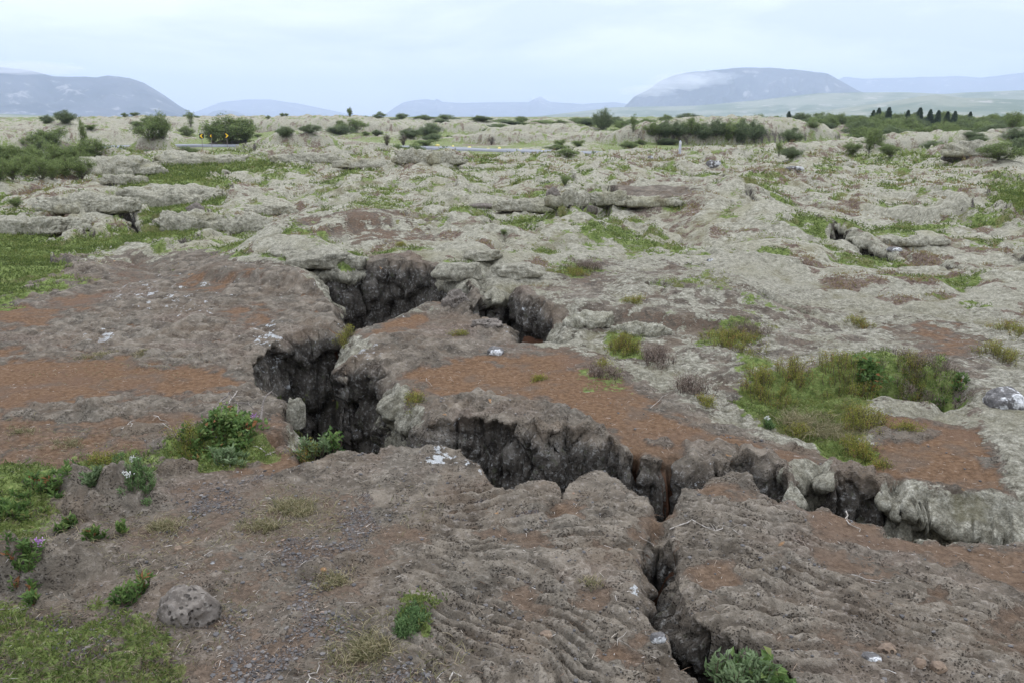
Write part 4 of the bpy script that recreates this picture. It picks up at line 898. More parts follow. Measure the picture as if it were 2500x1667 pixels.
M_PINK = flat_mat('mauve_petals', (.38, .20, .42), (.55, .33, .58), 40)

def unit(v): return v / (np.linalg.norm(v, axis=-1, keepdims=True) + 1e-9)
def leaves(base_, dir_, L, W, rg, fold=.25, up=None):
    """diamond leaves folded along the midrib; returns verts, tris"""
    n = len(base_); d = unit(dir_); r = unit(rg.normal(size=(n, 3))); s = unit(np.cross(d, r)); nrm = np.cross(s, d)
    L = np.broadcast_to(np.asarray(L).reshape(-1, 1), (n, 1)); W = np.broadcast_to(np.asarray(W).reshape(-1, 1), (n, 1))
    mid = base_ + d * L * .5 + nrm * L * .06
    v = np.stack([base_, mid + s * W * .5 + nrm * W * fold, base_ + d * L - nrm * L * .1, mid - s * W * .5 + nrm * W * fold], 1)
    i = np.arange(n)[:, None] * 4
    t = np.concatenate([i + [0, 1, 2], i + [0, 2, 3]], 0)
    return v.reshape(-1, 3), t
def blades(base_, dir_, L, W, rg, bend=.35):
    n = len(base_); d = unit(dir_); s = unit(np.cross(d, rg.normal(size=(n, 3))))
    L = np.broadcast_to(np.asarray(L).reshape(-1, 1), (n, 1)); W = np.broadcast_to(np.asarray(W).reshape(-1, 1), (n, 1))
    out = unit(d * [1, 1, 0] + rg.normal(size=(n, 3)) * .25 * [1, 1, 0])
    m = base_ + d * L * .55; tip = base_ + d * L * .9 + out * L * bend - np.array([0, 0, 1]) * L * bend * .35
    v = np.stack([base_ - s * W * .5, base_ + s * W * .5, m + s * W * .4, m - s * W * .4, tip], 1)
    i = np.arange(n)[:, None] * 5
    t = np.concatenate([i + [0, 1, 2], i + [0, 2, 3], i + [3, 2, 4]], 0)
    return v.reshape(-1, 3), t
def leaf_obj(name, V, T, tone, per, mat, parent=None, smooth=False):
    return build_mesh(name, V, None, mat, {'tone': np.repeat(tone, per)}, parent, T, smooth)
def tube(points, radii, k=5):
    """tapered tube through points"""
    P = np.asarray(points, float); n = len(P); V = []; Q = []
    tg = np.gradient(P, axis=0); tg = unit(tg)
    ref = np.array([0, 0, 1.0]) if abs(tg[0][2]) < .9 else np.array([1.0, 0, 0])
    for i in range(n):
        a = unit(np.cross(tg[i], ref)); b = np.cross(tg[i], a)
        for j in range(k):
            an = 2 * math.pi * j / k; V.append(P[i] + radii[i] * (a * math.cos(an) + b * math.sin(an)))
    for i in range(n - 1):
        for j in range(k):
            Q.append((i * k + j, i * k + (j + 1) % k, (i + 1) * k + (j + 1) % k, (i + 1) * k + j))
    V.append(P[-1] + tg[-1] * radii[-1]); T = [((n - 1) * k + j, (n - 1) * k + (j + 1) % k, len(V) - 1) for j in range(k)]
    return V, Q, T
class MB:
    def __init__(s): s.V = []; s.Q = []; s.T = []
    def add(s, V, Q, T=()):
        o = len(s.V); s.V += [tuple(v) for v in V]; s.Q += [tuple(i + o for i in q) for q in Q]; s.T += [tuple(i + o for i in q) for q in T]
    def tube(s, p, r, k=5): s.add(*tube(p, r, k))
    def build(s, name, mat, parent=None, smooth=True):
        return build_mesh(name, np.array(s.V), np.array(s.Q, np.int32).reshape(-1, 4), mat, None, parent, np.array(s.T, np.int32).reshape(-1, 3), smooth)
def empty(name, loc, rz=0, scale=1.0):
    o = bpy.data.objects.new(name, None); C.objects.link(o); o.location = loc; o.rotation_euler = (0, 0, rz)
    o.scale = (scale, scale, scale) if not isinstance(scale, tuple) else scale; o.empty_display_size = .05
    return o
def copy_tree(root):
    r = root.copy(); C.objects.link(r)
    for ch in root.children:
        c = ch.copy(); C.objects.link(c); c.parent = r
        for g in ch.children:
            d = g.copy(); C.objects.link(d); d.parent = c
    return r

# --- shrubs: unit size prototypes (1 m wide crown radius about .5, height 1)
def make_shrub(kind, seed):
    rg = np.random.default_rng(seed)
    root = empty({'spruce': 'spruce_tree'}.get(kind, {'birch': 'birch_shrub', 'willow': 'willow_shrub', 'bare': 'bare_shrub', 'upright': 'birch_sapling'}.get(kind, 'shrub')), (0, 0, -60))
    mb = MB(); tips = []
    if kind == 'spruce':
        mb.tube([(0, 0, 0), (.01, 0, .5), (0, 0, 1)], [.028, .018, .004], 6)
        B = []; Dr = []; tn = []
        for z in np.arange(.06, 1.0, .028):
            rad = .30 * (1 - z) ** .8 * (.75 + .5 * rg.random()) + .015
            nbn = 9
            for j in range(nbn):
                a = rg.random() * 6.28; rr = rad * (.6 + .55 * rg.random())
                for u in np.linspace(.15, 1, 9):
                    for _ in range(5):
                        B.append((math.cos(a) * rr * u, math.sin(a) * rr * u, z - .10 * rr * u / .3 * .3 + rg.normal() * .008)); Dr.append((math.cos(a + rg.normal() * .7), math.sin(a + rg.normal() * .7), -.15 + .3 * rg.normal())); tn.append(.2 + .6 * u * rg.random())
        V, T = leaves(np.array(B), np.array(Dr), .045, .016, rg)
        leaf_obj('crown', V, T, np.array(tn), 4, M_SPRUCE, root); mb.build('trunk', M_BARK, root); return root
    ns = {'birch': 16, 'willow': 22, 'bare': 26, 'upright': 9}[kind]
    for i in range(ns):
        a = rg.random() * 6.28; sp = {'birch': .42, 'willow': .50, 'bare': .42, 'upright': .2}[kind] * math.sqrt(rg.random()); hh = (.95 - .55 * (sp / .5) ** 2) * (.75 + .35 * rg.random())
        if kind == 'upright': hh = .5 + .5 * rg.random()
        tip = np.array([math.cos(a) * sp, math.sin(a) * sp, hh]); mid = tip * [.45, .45, .5] + rg.normal(size=3) * .03
        pts = [np.zeros(3), mid * .5 + rg.normal(size=3) * .015, mid, tip * .8 + rg.normal(size=3) * .02, tip]
        mb.tube(pts, [.014, .011, .008, .005, .002], 4)
        for f in (.35, .5, .62, .72, .8, .88, .95, 1.0):
            p = np.array(pts[2]) * (1 - f) + tip * f if f > .5 else mid * (f * 2)
            for q in range(3 if kind != 'bare' else 4):
                e = p + rg.normal(size=3) * [.09, .09, .07]; tips.append(e)
                if kind == 'bare' or rg.random() < .35: mb.tube([p, (p + e) / 2 + rg.normal(size=3) * .01, e + [0, 0, .03]], [.004, .003, .0015], 3)
    tips = np.array(tips)
    per = {'birch': 15, 'willow': 18, 'bare': 1, 'upright': 13}[kind]
    k = np.repeat(np.arange(len(tips)), per); cl = rg.normal(size=(len(k), 3)) * ({'birch': .034, 'willow': .036, 'bare': .03, 'upright': .025}[kind])
    P = tips[k] + cl; P[:, 2] = np.maximum(P[:, 2], .02)
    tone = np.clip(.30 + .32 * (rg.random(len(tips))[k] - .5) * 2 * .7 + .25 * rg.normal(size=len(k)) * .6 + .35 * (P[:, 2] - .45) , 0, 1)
    V, T = leaves(P, rg.normal(size=(len(k), 3)) + [0, 0, .5], .038 * (1 if kind != 'bare' else .6), .022, rg)
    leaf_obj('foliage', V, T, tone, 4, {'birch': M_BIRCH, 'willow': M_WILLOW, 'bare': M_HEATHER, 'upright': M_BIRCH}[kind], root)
    mb.build('stems', M_BARK if kind != 'bare' else M_HEATHER, root)
    return root
PROTO = {k: [make_shrub(k, 600 + i * 7 + j) for j in range(c)] for i, (k, c) in enumerate({'birch': 3, 'willow': 3, 'bare': 1, 'upright': 2, 'spruce': 2}.items())}
USED = set()
def shrub(kind, x, y, w, h, label, cat, group, z=None, i=None):
    pr = PROTO[kind][(i if i is not None else random.randrange(99)) % len(PROTO[kind])]
    o = pr if pr.name not in USED else copy_tree(pr); USED.add(pr.name)
    if z is None: z = surf(x, y)
    o.location = (x, y, z - .03 * h); o.rotation_euler = (0, 0, random.random() * 6.28); o.scale = (w, w, h)
    tag(o, label, cat, group); return o
def shrub_px(kind, px, pyb, wpx, hpx, label, cat='shrub', group=None, D=None, i=None):
    if D is None: x, y, z = S(px, pyb)
    else:
        d = ray(px, pyb); k = D / math.hypot(d[0], d[1]); x, y = d[0] * k, d[1] * k; z = surf(x, y)
    Dd = math.hypot(x, y); return shrub(kind, x, y, wpx * .78 / F * Dd, hpx / F * Dd, label, cat, group, z, i)
GR_M = 'shrubs among the moss mounds'
SH = [('birch', 560, 352, 150, 62, 'big green birch shrub behind the two black and yellow arrow signs'), ('birch', 600, 348, 90, 50, 'green birch shrub at the right side of the biggest shrub by the arrow signs'), ('birch', 520, 352, 80, 45, 'green birch shrub just right of the leftmost arrow sign'),
 ('birch', 375, 354, 100, 45, 'round green birch shrub beside the far left stretch of road'), ('birch', 400, 350, 50, 58, 'tall yellow-green birch shrub at the edge of the far left road'), ('birch', 372, 316, 55, 30, 'green birch shrub high on the pale mound left of the arrow signs'),
 ('upright', 467, 317, 32, 36, 'narrow green birch shrub standing alone on the pale mound left of the big shrub'), ('willow', 160, 304, 52, 27, 'feathery grey-green shrub on the left skyline mound'), ('willow', 114, 302, 34, 16, 'small dark round shrub on the left skyline mound'),
 ('upright', 207, 372, 36, 66, 'tall thin green sapling beside the left end of the road'), ('birch', 225, 392, 95, 40, 'green shrub hiding the gap between the two left road stretches'), ('birch', 130, 368, 110, 48, 'broad green shrub behind the leftmost patch of road'), ('birch', 85, 372, 70, 36, 'low green shrub at the far left behind the road'),
 ('birch', 862, 322, 90, 28, 'low bright green shrub in the middle of the far mounds'), ('willow', 830, 330, 80, 22, 'low grey-green shrub left of centre on the far mounds'), ('willow', 1052, 340, 76, 38, 'dark rounded willow above the straight stretch of road'), ('willow', 1000, 338, 60, 22, 'low willow at the left foot of the dark rounded one above the road'),
 ('willow', 1470, 318, 66, 46, 'rounded willow on the crest left of the big pale mound'), ('upright', 1545, 328, 30, 42, 'slim sapling in front of the big pale mound'), ('birch', 1385, 385, 70, 20, 'low green clump at the near road edge right of the yellow stones'), ('birch', 1040, 358, 80, 16, 'low bright green clump at the left end of the straight road'), ('birch', 1360, 368, 90, 14, 'flat bright green clump behind the road at right'),
 ('bare', 945, 358, 34, 26, 'leafless grey shrub left of the straight road'), ('bare', 985, 357, 34, 24, 'second leafless grey shrub, nearer the straight road'), ('bare', 1200, 355, 26, 20, 'thin grey shrub above the yellow stones'),
 ('upright', 2120, 384, 50, 50, 'loose green willow shrub in the flat hollow at right'), ('birch', 2080, 384, 60, 28, 'low green shrub left of the loose willow at right'), ('birch', 2170, 386, 60, 24, 'low green shrub right of the loose willow at right'),
 ('birch', 2440, 392, 120, 36, 'dense green shrub at the right edge under the pale ledge'), ('willow', 2480, 345, 70, 24, 'willow shrub at the right edge above the pale ledge'), ('upright', 1900, 385, 40, 32, 'small grey-green shrub in front of the big mound at right'), ('willow', 1930, 388, 60, 26, 'low olive shrub at the foot of the right-hand slope'),
 ('birch', 1378, 455, 40, 26, 'small green shrub in the moss above the dark rock opening'), ('willow', 700, 340, 50, 26, 'small green shrub between the big shrub and the far mounds'), ('willow', 760, 330, 60, 20, 'flat green shrub on the far mound left of centre'), ('birch', 40, 508, 44, 22, 'small bright green shrub at the left edge in the moss'), ('upright', 1230, 580, 42, 16, 'small grey-green willow beside the mossy lump behind the fissure')]
for q, (k, px, py, w, h, lab) in enumerate(SH): shrub_px(k, px, py, w, h, lab, 'shrub', GR_M, None, q)
# hedge of willows before the big mound
for q in range(9):
    px = 1592 + q * 31; shrub_px('willow' if q % 3 else 'birch', px, 352 + 3 * math.sin(q * 2.3), 62, [34, 38, 33, 42, 38, 36, 46, 52, 40][q], 'willow in the row before the big pale mound at right', 'shrub', 'willows in a row before the big mound', None, q)
# dark thicket at the left edge
for q in range(16):
    px = -30 + (q % 8) * 32 + random.uniform(-8, 8); py = 432 - (q // 8) * 26 + random.uniform(-4, 4)
    shrub_px('birch', px, py + 6, 78, 46, 'dark green birch in the thicket at the left edge', 'shrub', 'birches in the left thicket', None, q)
# woodland at right and along the skyline
cnt = 0
for q in range(170):
    px = 1985 + random.random() ** .9 * 620; D = random.uniform(105, 230)
    if px < 2080 and D < 140: D = random.uniform(150, 230)
    shrub_px('birch' if q % 4 else 'willow', px, 300, random.uniform(44, 84) * 130 / D, random.uniform(26, 36) * 130 / D, 'birch bush in the wood at the right horizon', 'shrub', 'birch bushes of the wood at right', D, q)
for q in range(120):
    px = 780 + random.random() * 1250; D = random.uniform(150, 215)
    hp = 12 + 9 * max(0, (px - 1200) / 900)
    shrub_px('birch' if q % 3 else 'willow', px, 300, random.uniform(34, 80), hp * random.uniform(.7, 1.25), 'low bush on the skyline beyond the moss mounds', 'shrub', 'bushes along the skyline', D, q)
for q, (px, w, hp) in enumerate([(690, 20, 9), (655, 16, 8), (330, 30, 9), (305, 20, 10), (455, 26, 8), (480, 22, 10), (855, 20, 22), (1510, 30, 16), (700, 14, 8)]):
    shrub_px('birch', px, 290, w, hp, 'tiny bush standing on a mound crest against the left hills', 'shrub', 'bushes on the left mound crests', 150, q)
for q, (px, yt, yb) in enumerate([(2130, 266, 299), (2145, 260, 280), (2168, 258, 293), (2214, 266, 302), (2244, 259, 290), (2270, 264, 288), (2289, 266, 294), (2312, 269, 293), (2330, 268, 292), (2367, 270, 294), (1925, 269, 290)]):
    D = 165; d = ray(px, yb); k = D / math.hypot(d[0], d[1]); x, y = d[0] * k, d[1] * k; zt = CAMZ + ray(px, yt)[2] * k; z = surf(x, y)
    shrub('spruce', x, y, (zt - z) * .95, (zt - z) * .95, 'dark spruce rising from the wood at right', 'tree', 'spruces in the wood at right', z, q)
print('shrubs', time.time() - T0)

# shrubs dotted over the far mounds, thickest at right
q = 0; rs = random.Random(5)
while q < 110:
    px = rs.uniform(-60, 2560); D = rs.uniform(62, 150); d = ray(px, 320); k = D / math.hypot(d[0], d[1]); x, y = d[0] * k, d[1] * k
    if noise(np.array([x * .06]), np.array([y * .035]), 733)[0] + .25 * (px / 2500 - .5) < .02: continue
    if float(road_dist(np.array([x], f32), np.array([y], f32))[0]) < 9: continue
    w = rs.uniform(22, 60) * 100 / D; shrub_px('birch' if q % 3 else 'willow', px, 320, w, w * rs.uniform(.28, .5), 'low green shrub among the far moss mounds', 'shrub', 'low shrubs dotted over the far mounds', D, q); q += 1
# --- low plants of the near ground: each clump a thing
def clump(name, px, py, wpx, hcm, kind, label, cat, dens=1.0, dpx=None, flowers=None, group=None):
    x, y, z = S(px, py); D = math.hypot(x, y); w = wpx / F * D; dep = (dpx or wpx * .5) / F * D / max(.25, CAMZ / D * .9)
    dep = min(dep, w * 1.6); h = hcm / 100.0; rg = np.random.default_rng(int(px * 7 + py))
    root = empty(name, (x, y, z)); mb = MB()
    ns = int(max(6, 26 * dens * (w * dep / .06) ** .5 + 6)); ns = min(ns, 110); B = []; Dr = []; tn = []; fl = []
    u = rg.normal(size=(ns, 2)) * .36; u = u / np.maximum(1, np.linalg.norm(u, axis=1, keepdims=True) / 1.0)
    sc_ = {'berry': 1, 'sage': 1, 'crow': 1, 'heather': 1, 'grass': 1, 'feather': 1, 'herb': 1}[kind]
    for i in range(ns):
        gx, gy = u[i, 0] * w * .55, u[i, 1] * dep * .55; q = math.hypot(*u[i]); g0 = surf(x + gx, y + gy) - z
        if g0 < -.25 or g0 > .3: g0 = 0
        lean = np.array([gx, gy, 0]) / max(w, .05) * .5 + rg.normal(size=3) * [.12, .12, 0]; hh = h * (1 - .55 * q * q) * rg.uniform(.6, 1.1)
        b0 = np.array([gx, gy, g0 - .01]); t0 = b0 + lean * hh + [0, 0, hh]
        mid = (b0 + t0) / 2 + rg.normal(size=3) * hh * .08
        if kind == 'grass':
            n = 16
            B += [b0 + rg.normal(size=3) * [.012, .012, 0] for _ in range(n)]; Dr += [np.array([0, 0, 1]) + rg.normal(size=3) * [.45, .45, .1] for _ in range(n)]; tn += list(rg.uniform(.1, 1, n)); continue
        mb.tube([b0, mid, t0], [.0022, .0018, .001], 4)
        n = {'berry': 12, 'sage': 20, 'crow': 46, 'heather': 40, 'feather': 60, 'herb': 16}[kind]
        f = rg.random(n) ** .7; P = b0[None] * ((1 - f) ** 2)[:, None] + mid[None] * (2 * f * (1 - f))[:, None] + t0[None] * (f ** 2)[:, None]
        spread = {'berry': .012, 'sage': .005, 'crow': .012, 'heather': .016, 'feather': .006, 'herb': .003}[kind]
        P += rg.normal(size=(n, 3)) * spread
        dr = rg.normal(size=(n, 3)); dr[:, 2] = np.abs(dr[:, 2]) * .6 + {'berry': .1, 'sage': .7, 'crow': .6, 'heather': 1.2, 'feather': .5, 'herb': .5}[kind]
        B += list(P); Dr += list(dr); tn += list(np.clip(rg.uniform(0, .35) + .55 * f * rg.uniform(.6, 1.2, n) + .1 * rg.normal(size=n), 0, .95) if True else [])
        if rg.random() < .12: tn[-n // 3:] = [1.0] * len(tn[-n // 3:])
        fl.append(t0)
    B = np.array(B); Dr = np.array(Dr); tn = np.array(tn); n = len(B)
    if kind == 'grass': V, T = blades(B, Dr, h * rg.uniform(.5, 1.1, n), .0032, rg); per = 5
    else:
        L = {'berry': .034, 'sage': .030, 'crow': .011, 'heather': .017, 'feather': .016, 'herb': .030}[kind]; W = {'berry': .022, 'sage': .011, 'crow': .0035, 'heather': .0022, 'feather': .003, 'herb': .010}[kind]
        V, T = leaves(B, Dr, L * rg.uniform(.6, 1.2, n), W, rg); per = 4
    mats = {'berry': M_BERRY, 'sage': M_SAGE, 'crow': M_CROW, 'heather': M_HEATHER, 'grass': M_GRASS, 'feather': M_FEATHER, 'herb': M_BERRY}
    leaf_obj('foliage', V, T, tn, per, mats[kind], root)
    if mb.V: mb.build('stems', M_STEM if kind not in ('heather',) else M_HEATHER, root)
    if flowers:
        m_, nf = flowers
        for i in range(nf):
            p = fl[int(rg.integers(len(fl)))] + np.array([0, 0, .012]); fb = rg.normal(size=(28, 3)) * .008 + p
            V, T = leaves(fb, rg.normal(size=(28, 3)) + [0, 0, 1], .010, .008, rg); leaf_obj('flower', V, T, np.full(28, .5), 4, m_, root)
    tag(root, label, cat, group); return root
CL = [('bilberry_bush', 548, 1108, 165, 9, 'berry', 'broad-leaved bright green bush filling the hollow left of the main fissure', 'bush', 2.2, 110, (M_PINK, 2)),
 ('bilberry_bush', 590, 1080, 90, 7, 'berry', 'upper right part of the leafy tangle, below the grey crooked branch', 'bush', 1.2, 60, None),
 ('grey_herb', 560, 1128, 70, 9, 'sage', 'pale grey-green herb in front of the leafy bush in the hollow', 'herb', 1.2, 30, None),
 ('crowberry_clump', 470, 1105, 120, 9, 'crow', 'olive crowberry mat at the left side of the leafy bush', 'plant', 1.2, 50, None),
 ('feathery_herb', 330, 1165, 110, 8, 'feather', 'soft feathery green herb with white flower heads on the grey rock at left', 'herb', 1.6, 50, (M_WHITE, 2)),
 ('herb', 228, 1185, 50, 7, 'sage', 'upright pale green herb left of the feathery one', 'herb', .6, 25, None), ('crowberry_clump', 250, 1130, 70, 6, 'crow', 'small yellow-olive crowberry clump on the rock above the feathery herb', 'plant', .8, 25, None),
 ('herb', 120, 1200, 120, 6, 'herb', 'bright green herbs along the left edge above the pitted rock', 'herb', 1.2, 50, None), ('herb', 30, 1250, 110, 5, 'herb', 'bright green leafy patch at the left edge', 'herb', 1.2, 50, None), ('herb', 165, 1290, 55, 6, 'herb', 'bright green sprig on brown soil between the grey outcrops', 'herb', .5, 20, None),
 ('herb', 235, 1315, 50, 7, 'herb', 'tallest bright green sprig left of the grey outcrop foot', 'herb', .5, 20, None), ('herb', 298, 1300, 20, 7, 'herb', 'single small green sprig right of the grey outcrop foot', 'herb', .2, 10, None), ('herb', 65, 1375, 90, 6, 'herb', 'green herbs just above the pitted rock at the left edge', 'herb', 1.0, 35, (M_PINK, 1)),
 ('herb', 78, 1478, 20, 6, 'herb', 'tiny green sprig below the pitted rock at left', 'herb', .2, 8, None), ('herb', 350, 1445, 45, 6, 'herb', 'green herb behind the loose pitted boulder', 'herb', .5, 25, None), ('herb', 310, 1470, 70, 7, 'herb', 'grey-green herb left of the loose pitted boulder', 'herb', .8, 25, None),
 ('willow_shoots', 1805, 1680, 200, 12, 'sage', 'leafy grey-green willow growing out of the crack at the bottom edge', 'bush', 2.4, 90, None), ('bilberry_bush', 1850, 1680, 160, 7, 'berry', 'low green leaves beside the willow at the bottom edge', 'bush', 1.6, 60, None),
 ('herb', 1015, 1500, 100, 3, 'feather', 'low green mat of tiny leaves on the gravel near the bottom', 'herb', 2.2, 70, None), ('herb', 985, 1545, 50, 3, 'feather', 'smaller green mat just below the tiny-leaved mat', 'herb', 1.4, 30, None),
 ('crowberry_clump', 1525, 850, 85, 11, 'crow', 'bright yellow-green crowberry at the foot of the mossy rise', 'plant', 2.4, 50, None), ('heather_clump', 1600, 875, 110, 9, 'heather', 'brown heather right beside the bright crowberry', 'plant', 1.6, 40, None), ('heather_clump', 1480, 915, 110, 7, 'heather', 'thin heather at the upper edge of the rust soil', 'plant', 1.0, 30, None),
 ('crowberry_clump', 1475, 900, 60, 6, 'crow', 'sparse yellow-green sprigs among thin heather above the rust soil', 'plant', .8, 25, None), ('crowberry_clump', 1315, 928, 40, 3, 'crow', 'small flat green cushion alone on the rust soil', 'plant', 1.2, 14, None), ('crowberry_clump', 1790, 835, 160, 9, 'crow', 'wide yellow-green crowberry mound on the bare rise', 'plant', 2.6, 50, None),
 ('heather_clump', 1830, 815, 110, 7, 'heather', 'brown heather at the right of the wide crowberry mound', 'plant', 1.6, 40, None), ('crowberry_clump', 1545, 738, 60, 6, 'crow', 'small olive clump high on the mossy slope left of centre', 'plant', 1, 20, None), ('crowberry_clump', 2100, 798, 60, 7, 'crow', 'small olive and orange clump in the moss near the rust strip', 'plant', 1.2, 20, None),
 ('crowberry_clump', 2440, 870, 80, 10, 'crow', 'round olive crowberry tuft at the right edge', 'plant', 1.6, 30, None), ('crowberry_clump', 2480, 810, 90, 8, 'crow', 'yellow-green crowberry at the right edge above the round tuft', 'plant', 1.2, 30, None), ('crowberry_clump', 1940, 920, 90, 12, 'crow', 'orange-tipped crowberry at the upper edge of the green hollow', 'plant', 1.8, 30, None),
 ('heather_clump', 1690, 950, 110, 9, 'heather', 'brown heather cushion between the rust soil and the grey moss', 'plant', 1.6, 40, None), ('crowberry_clump', 1725, 985, 60, 5, 'crow', 'yellow-green cushion at the edge of the big rust slope', 'plant', 1.2, 20, None), ('crowberry_clump', 1870, 965, 130, 11, 'crow', 'dark olive crowberry at the left side of the green hollow', 'plant', 2.0, 50, None),
 ('crowberry_clump', 2060, 965, 130, 13, 'crow', 'brightest yellow-green crowberry in the middle of the green hollow', 'plant', 2.6, 60, None), ('bilberry_bush', 2120, 915, 80, 6, 'berry', 'green-leaved bilberry at the top of the green hollow', 'bush', 1.4, 40, None), ('heather_clump', 2250, 945, 170, 7, 'heather', 'large dark brown heather hanging into the right hollow', 'plant', 2.8, 70, None),
 ('crowberry_clump', 2230, 935, 80, 10, 'crow', 'dark green crowberry inside the brown heather of the right hollow', 'plant', 1.6, 40, None), ('herb', 2310, 990, 80, 8, 'herb', 'bright green seedlings at the bottom of the right hollow', 'herb', .7, 14, None), ('grass_tuft', 1960, 1035, 150, 10, 'grass', 'tall pale grass standing in the green hollow', 'grass tuft', 1.8, 60, None),
 ('grass_tuft', 2040, 1065, 120, 9, 'grass', 'dry brownish grass at the lower right of the green hollow', 'grass tuft', 1.4, 50, None), ('crowberry_clump', 2100, 1045, 110, 11, 'crow', 'yellow-green crowberry at the right side of the green hollow', 'plant', 2.2, 50, None), ('crowberry_clump', 1950, 1058, 70, 6, 'crow', 'orange-tinged cushion at the lower left tip of the green hollow', 'plant', 1.4, 20, None),
 ('crowberry_clump', 2095, 1105, 90, 7, 'crow', 'tongue of bright crowberry reaching down onto the rust soil', 'plant', 2.0, 40, None), ('crowberry_clump', 2140, 1140, 60, 4, 'crow', 'last creeping strand of crowberry above the grey block', 'plant', 1.2, 20, None), ('crowberry_clump', 2220, 1045, 90, 4, 'crow', 'thin strand of green creeping over grey rock toward the right', 'plant', 1.0, 12, None), ('herb', 1872, 1045, 24, 6, 'feather', 'tiny herb with a white flower at the soil edge', 'herb', .4, 8, (M_WHITE, 1)),
 ('heather_clump', 1430, 655, 120, 8, 'heather', 'brown heather on the moss high on the mossy block right of the narrow gap', 'plant', 1.4, 30, None), ('crowberry_clump', 1410, 672, 90, 5, 'crow', 'olive crowberry under the brown heather on the mossy block', 'plant', 1.2, 20, None), ('crowberry_clump', 755, 625, 30, 6, 'crow', 'small yellow cushion on the lip of the rear slab', 'plant', 1, 14, None), ('crowberry_clump', 978, 600, 30, 5, 'crow', 'small olive cushion on the rust soil of the rear slab', 'plant', 1, 12, None),
 ('crowberry_clump', 1010, 980, 60, 7, 'crow', 'green sprigs on the mossy column beside the main fissure', 'plant', 1.0, 30, None), ('crowberry_clump', 1120, 820, 50, 4, 'crow', 'small olive sprig behind the rust hollow of the middle block', 'plant', .8, 12, None), ('crowberry_clump', 845, 835, 50, 10, 'crow', 'reddish plant hanging at the narrow end of the middle block', 'plant', 1.4, 50, None),
 ('grass_tuft', 720, 1240, 130, 6, 'grass', 'pale dry grass tuft at the left of the front slab', 'grass tuft', 2.2, 50, None), ('grass_tuft', 640, 1290, 120, 5, 'grass', 'thin dry grass below the pale tuft on the front slab', 'grass tuft', 1.4, 40, None), ('grass_tuft', 820, 1420, 110, 5, 'grass', 'dry grass between gravel patches on the front slab', 'grass tuft', 1.4, 40, None), ('grass_tuft', 900, 1590, 170, 6, 'grass', 'wide pale grass tuft near the bottom edge', 'grass tuft', 2.4, 80, None),
 ('grass_tuft', 405, 1290, 90, 6, 'grass', 'dry grass at the foot of the grey outcrop', 'grass tuft', 1.2, 30, None), ('grass_tuft', 240, 865, 90, 4, 'grass', 'green grass tuft on the left slab', 'grass tuft', 1.0, 20, None), ('grass_tuft', 345, 862, 40, 4, 'grass', 'smaller green tuft right of the one on the left slab', 'grass tuft', .7, 14, None), ('grass_tuft', 50, 1055, 60, 4, 'grass', 'small green tuft at the left edge on rust soil', 'grass tuft', .8, 16, None), ('grass_tuft', 170, 1085, 80, 4, 'grass', 'dry tuft on brown soil left of the leafy hollow', 'grass tuft', .8, 20, None), ('grass_tuft', 1440, 1425, 40, 4, 'grass', 'little pink-brown dry tuft on the ropy rock', 'grass tuft', .5, 20, None),
 ('willow_shoots', 770, 1110, 90, 11, 'sage', 'pale leafy shoots in the mouth of the fissure below the mossy lump', 'bush', .9, 30, None), ('crowberry_clump', 750, 1120, 60, 10, 'crow', 'yellow and orange plant at the fissure mouth beside the front slab', 'plant', 1.2, 30, None), ('bilberry_bush', 820, 1098, 40, 12, 'berry', 'small bright green shoot over the dark fissure', 'bush', .3, 12, None)]
for c in CL:
    nm, px, py, w, h, k, lab, cat, dn, dp, flw = c
    clump(nm, px, py, w, h, k, lab, cat, dn, dp, flw)
print('clumps', time.time() - T0)

# ------------------------------------------------------------------ uncountable ground cover, read off the finished surface
def scatter(n, weight, rmin, rmax, rg, thr=None):
    """n random ground points with r uniform in log and chance proportional to weight(i, j)"""
    r = np.exp(rg.uniform(math.log(rmin), math.log(rmax), n)); th = rg.uniform(-math.radians(40), math.radians(40), n)
    i = np.clip(np.searchsorted(R, r) - 1, 0, sh[0] - 2); j = np.clip(np.searchsorted(TH, th) - 1, 0, sh[1] - 2)
    fi = (r - R[i]) / (R[i + 1] - R[i])
    w = weight(i, j); k = (rg.random(n) < w) & ck[i, j]
    i, j, r, th, fi = i[k], j[k], r[k], th[k], fi[k]
    z = H[i, j] * (1 - fi) + H[i + 1, j] * fi
    return np.stack([r * np.sin(th), r * np.cos(th), z], 1), r, i, j
# heath: crowberry, heather and dwarf willow sprigs
rg = np.random.default_rng(77)
P, r, i, j = scatter(420000, lambda i, j: np.clip(np.maximum(m1[i, j, 2], .8 * m2[i, j, 1]) * 1.35 - .42, 0, 1) * .8, 2.2, 60, rg)
gsel = m1[i, j, 2] >= m2[i, j, 1] * .8
size = np.maximum(.013, .0024 * r); nl = 3
k = np.repeat(np.arange(len(P)), nl)
sp = size[k, None]
B = P[k] + rg.normal(size=(len(k), 3)) * sp * [1.0, 1.0, .35] + [0, 0, 0]; B[:, 2] += sp[:, 0] * .3
patch = noise(P[:, 0] * 1.3, P[:, 1] * 1.3, 771); patch2 = noise(P[:, 0] * .4, P[:, 1] * .4, 772)
tone = np.where(gsel[k], .38 + .18 * patch[k] + .12 * patch2[k] + .12 * rg.normal(size=len(k)), .86 + .08 * rg.normal(size=len(k))); tone = np.clip(tone, 0, 1)
V, T = leaves(B, rg.normal(size=(len(k), 3)) * [1, 1, .5] + [0, 0, .9], size[k] * 1.5, size[k] * .42, rg)
tag(leaf_obj('heath_cover', V, T, tone, 4, M_COVER), kind='stuff'); print('heath', len(k))
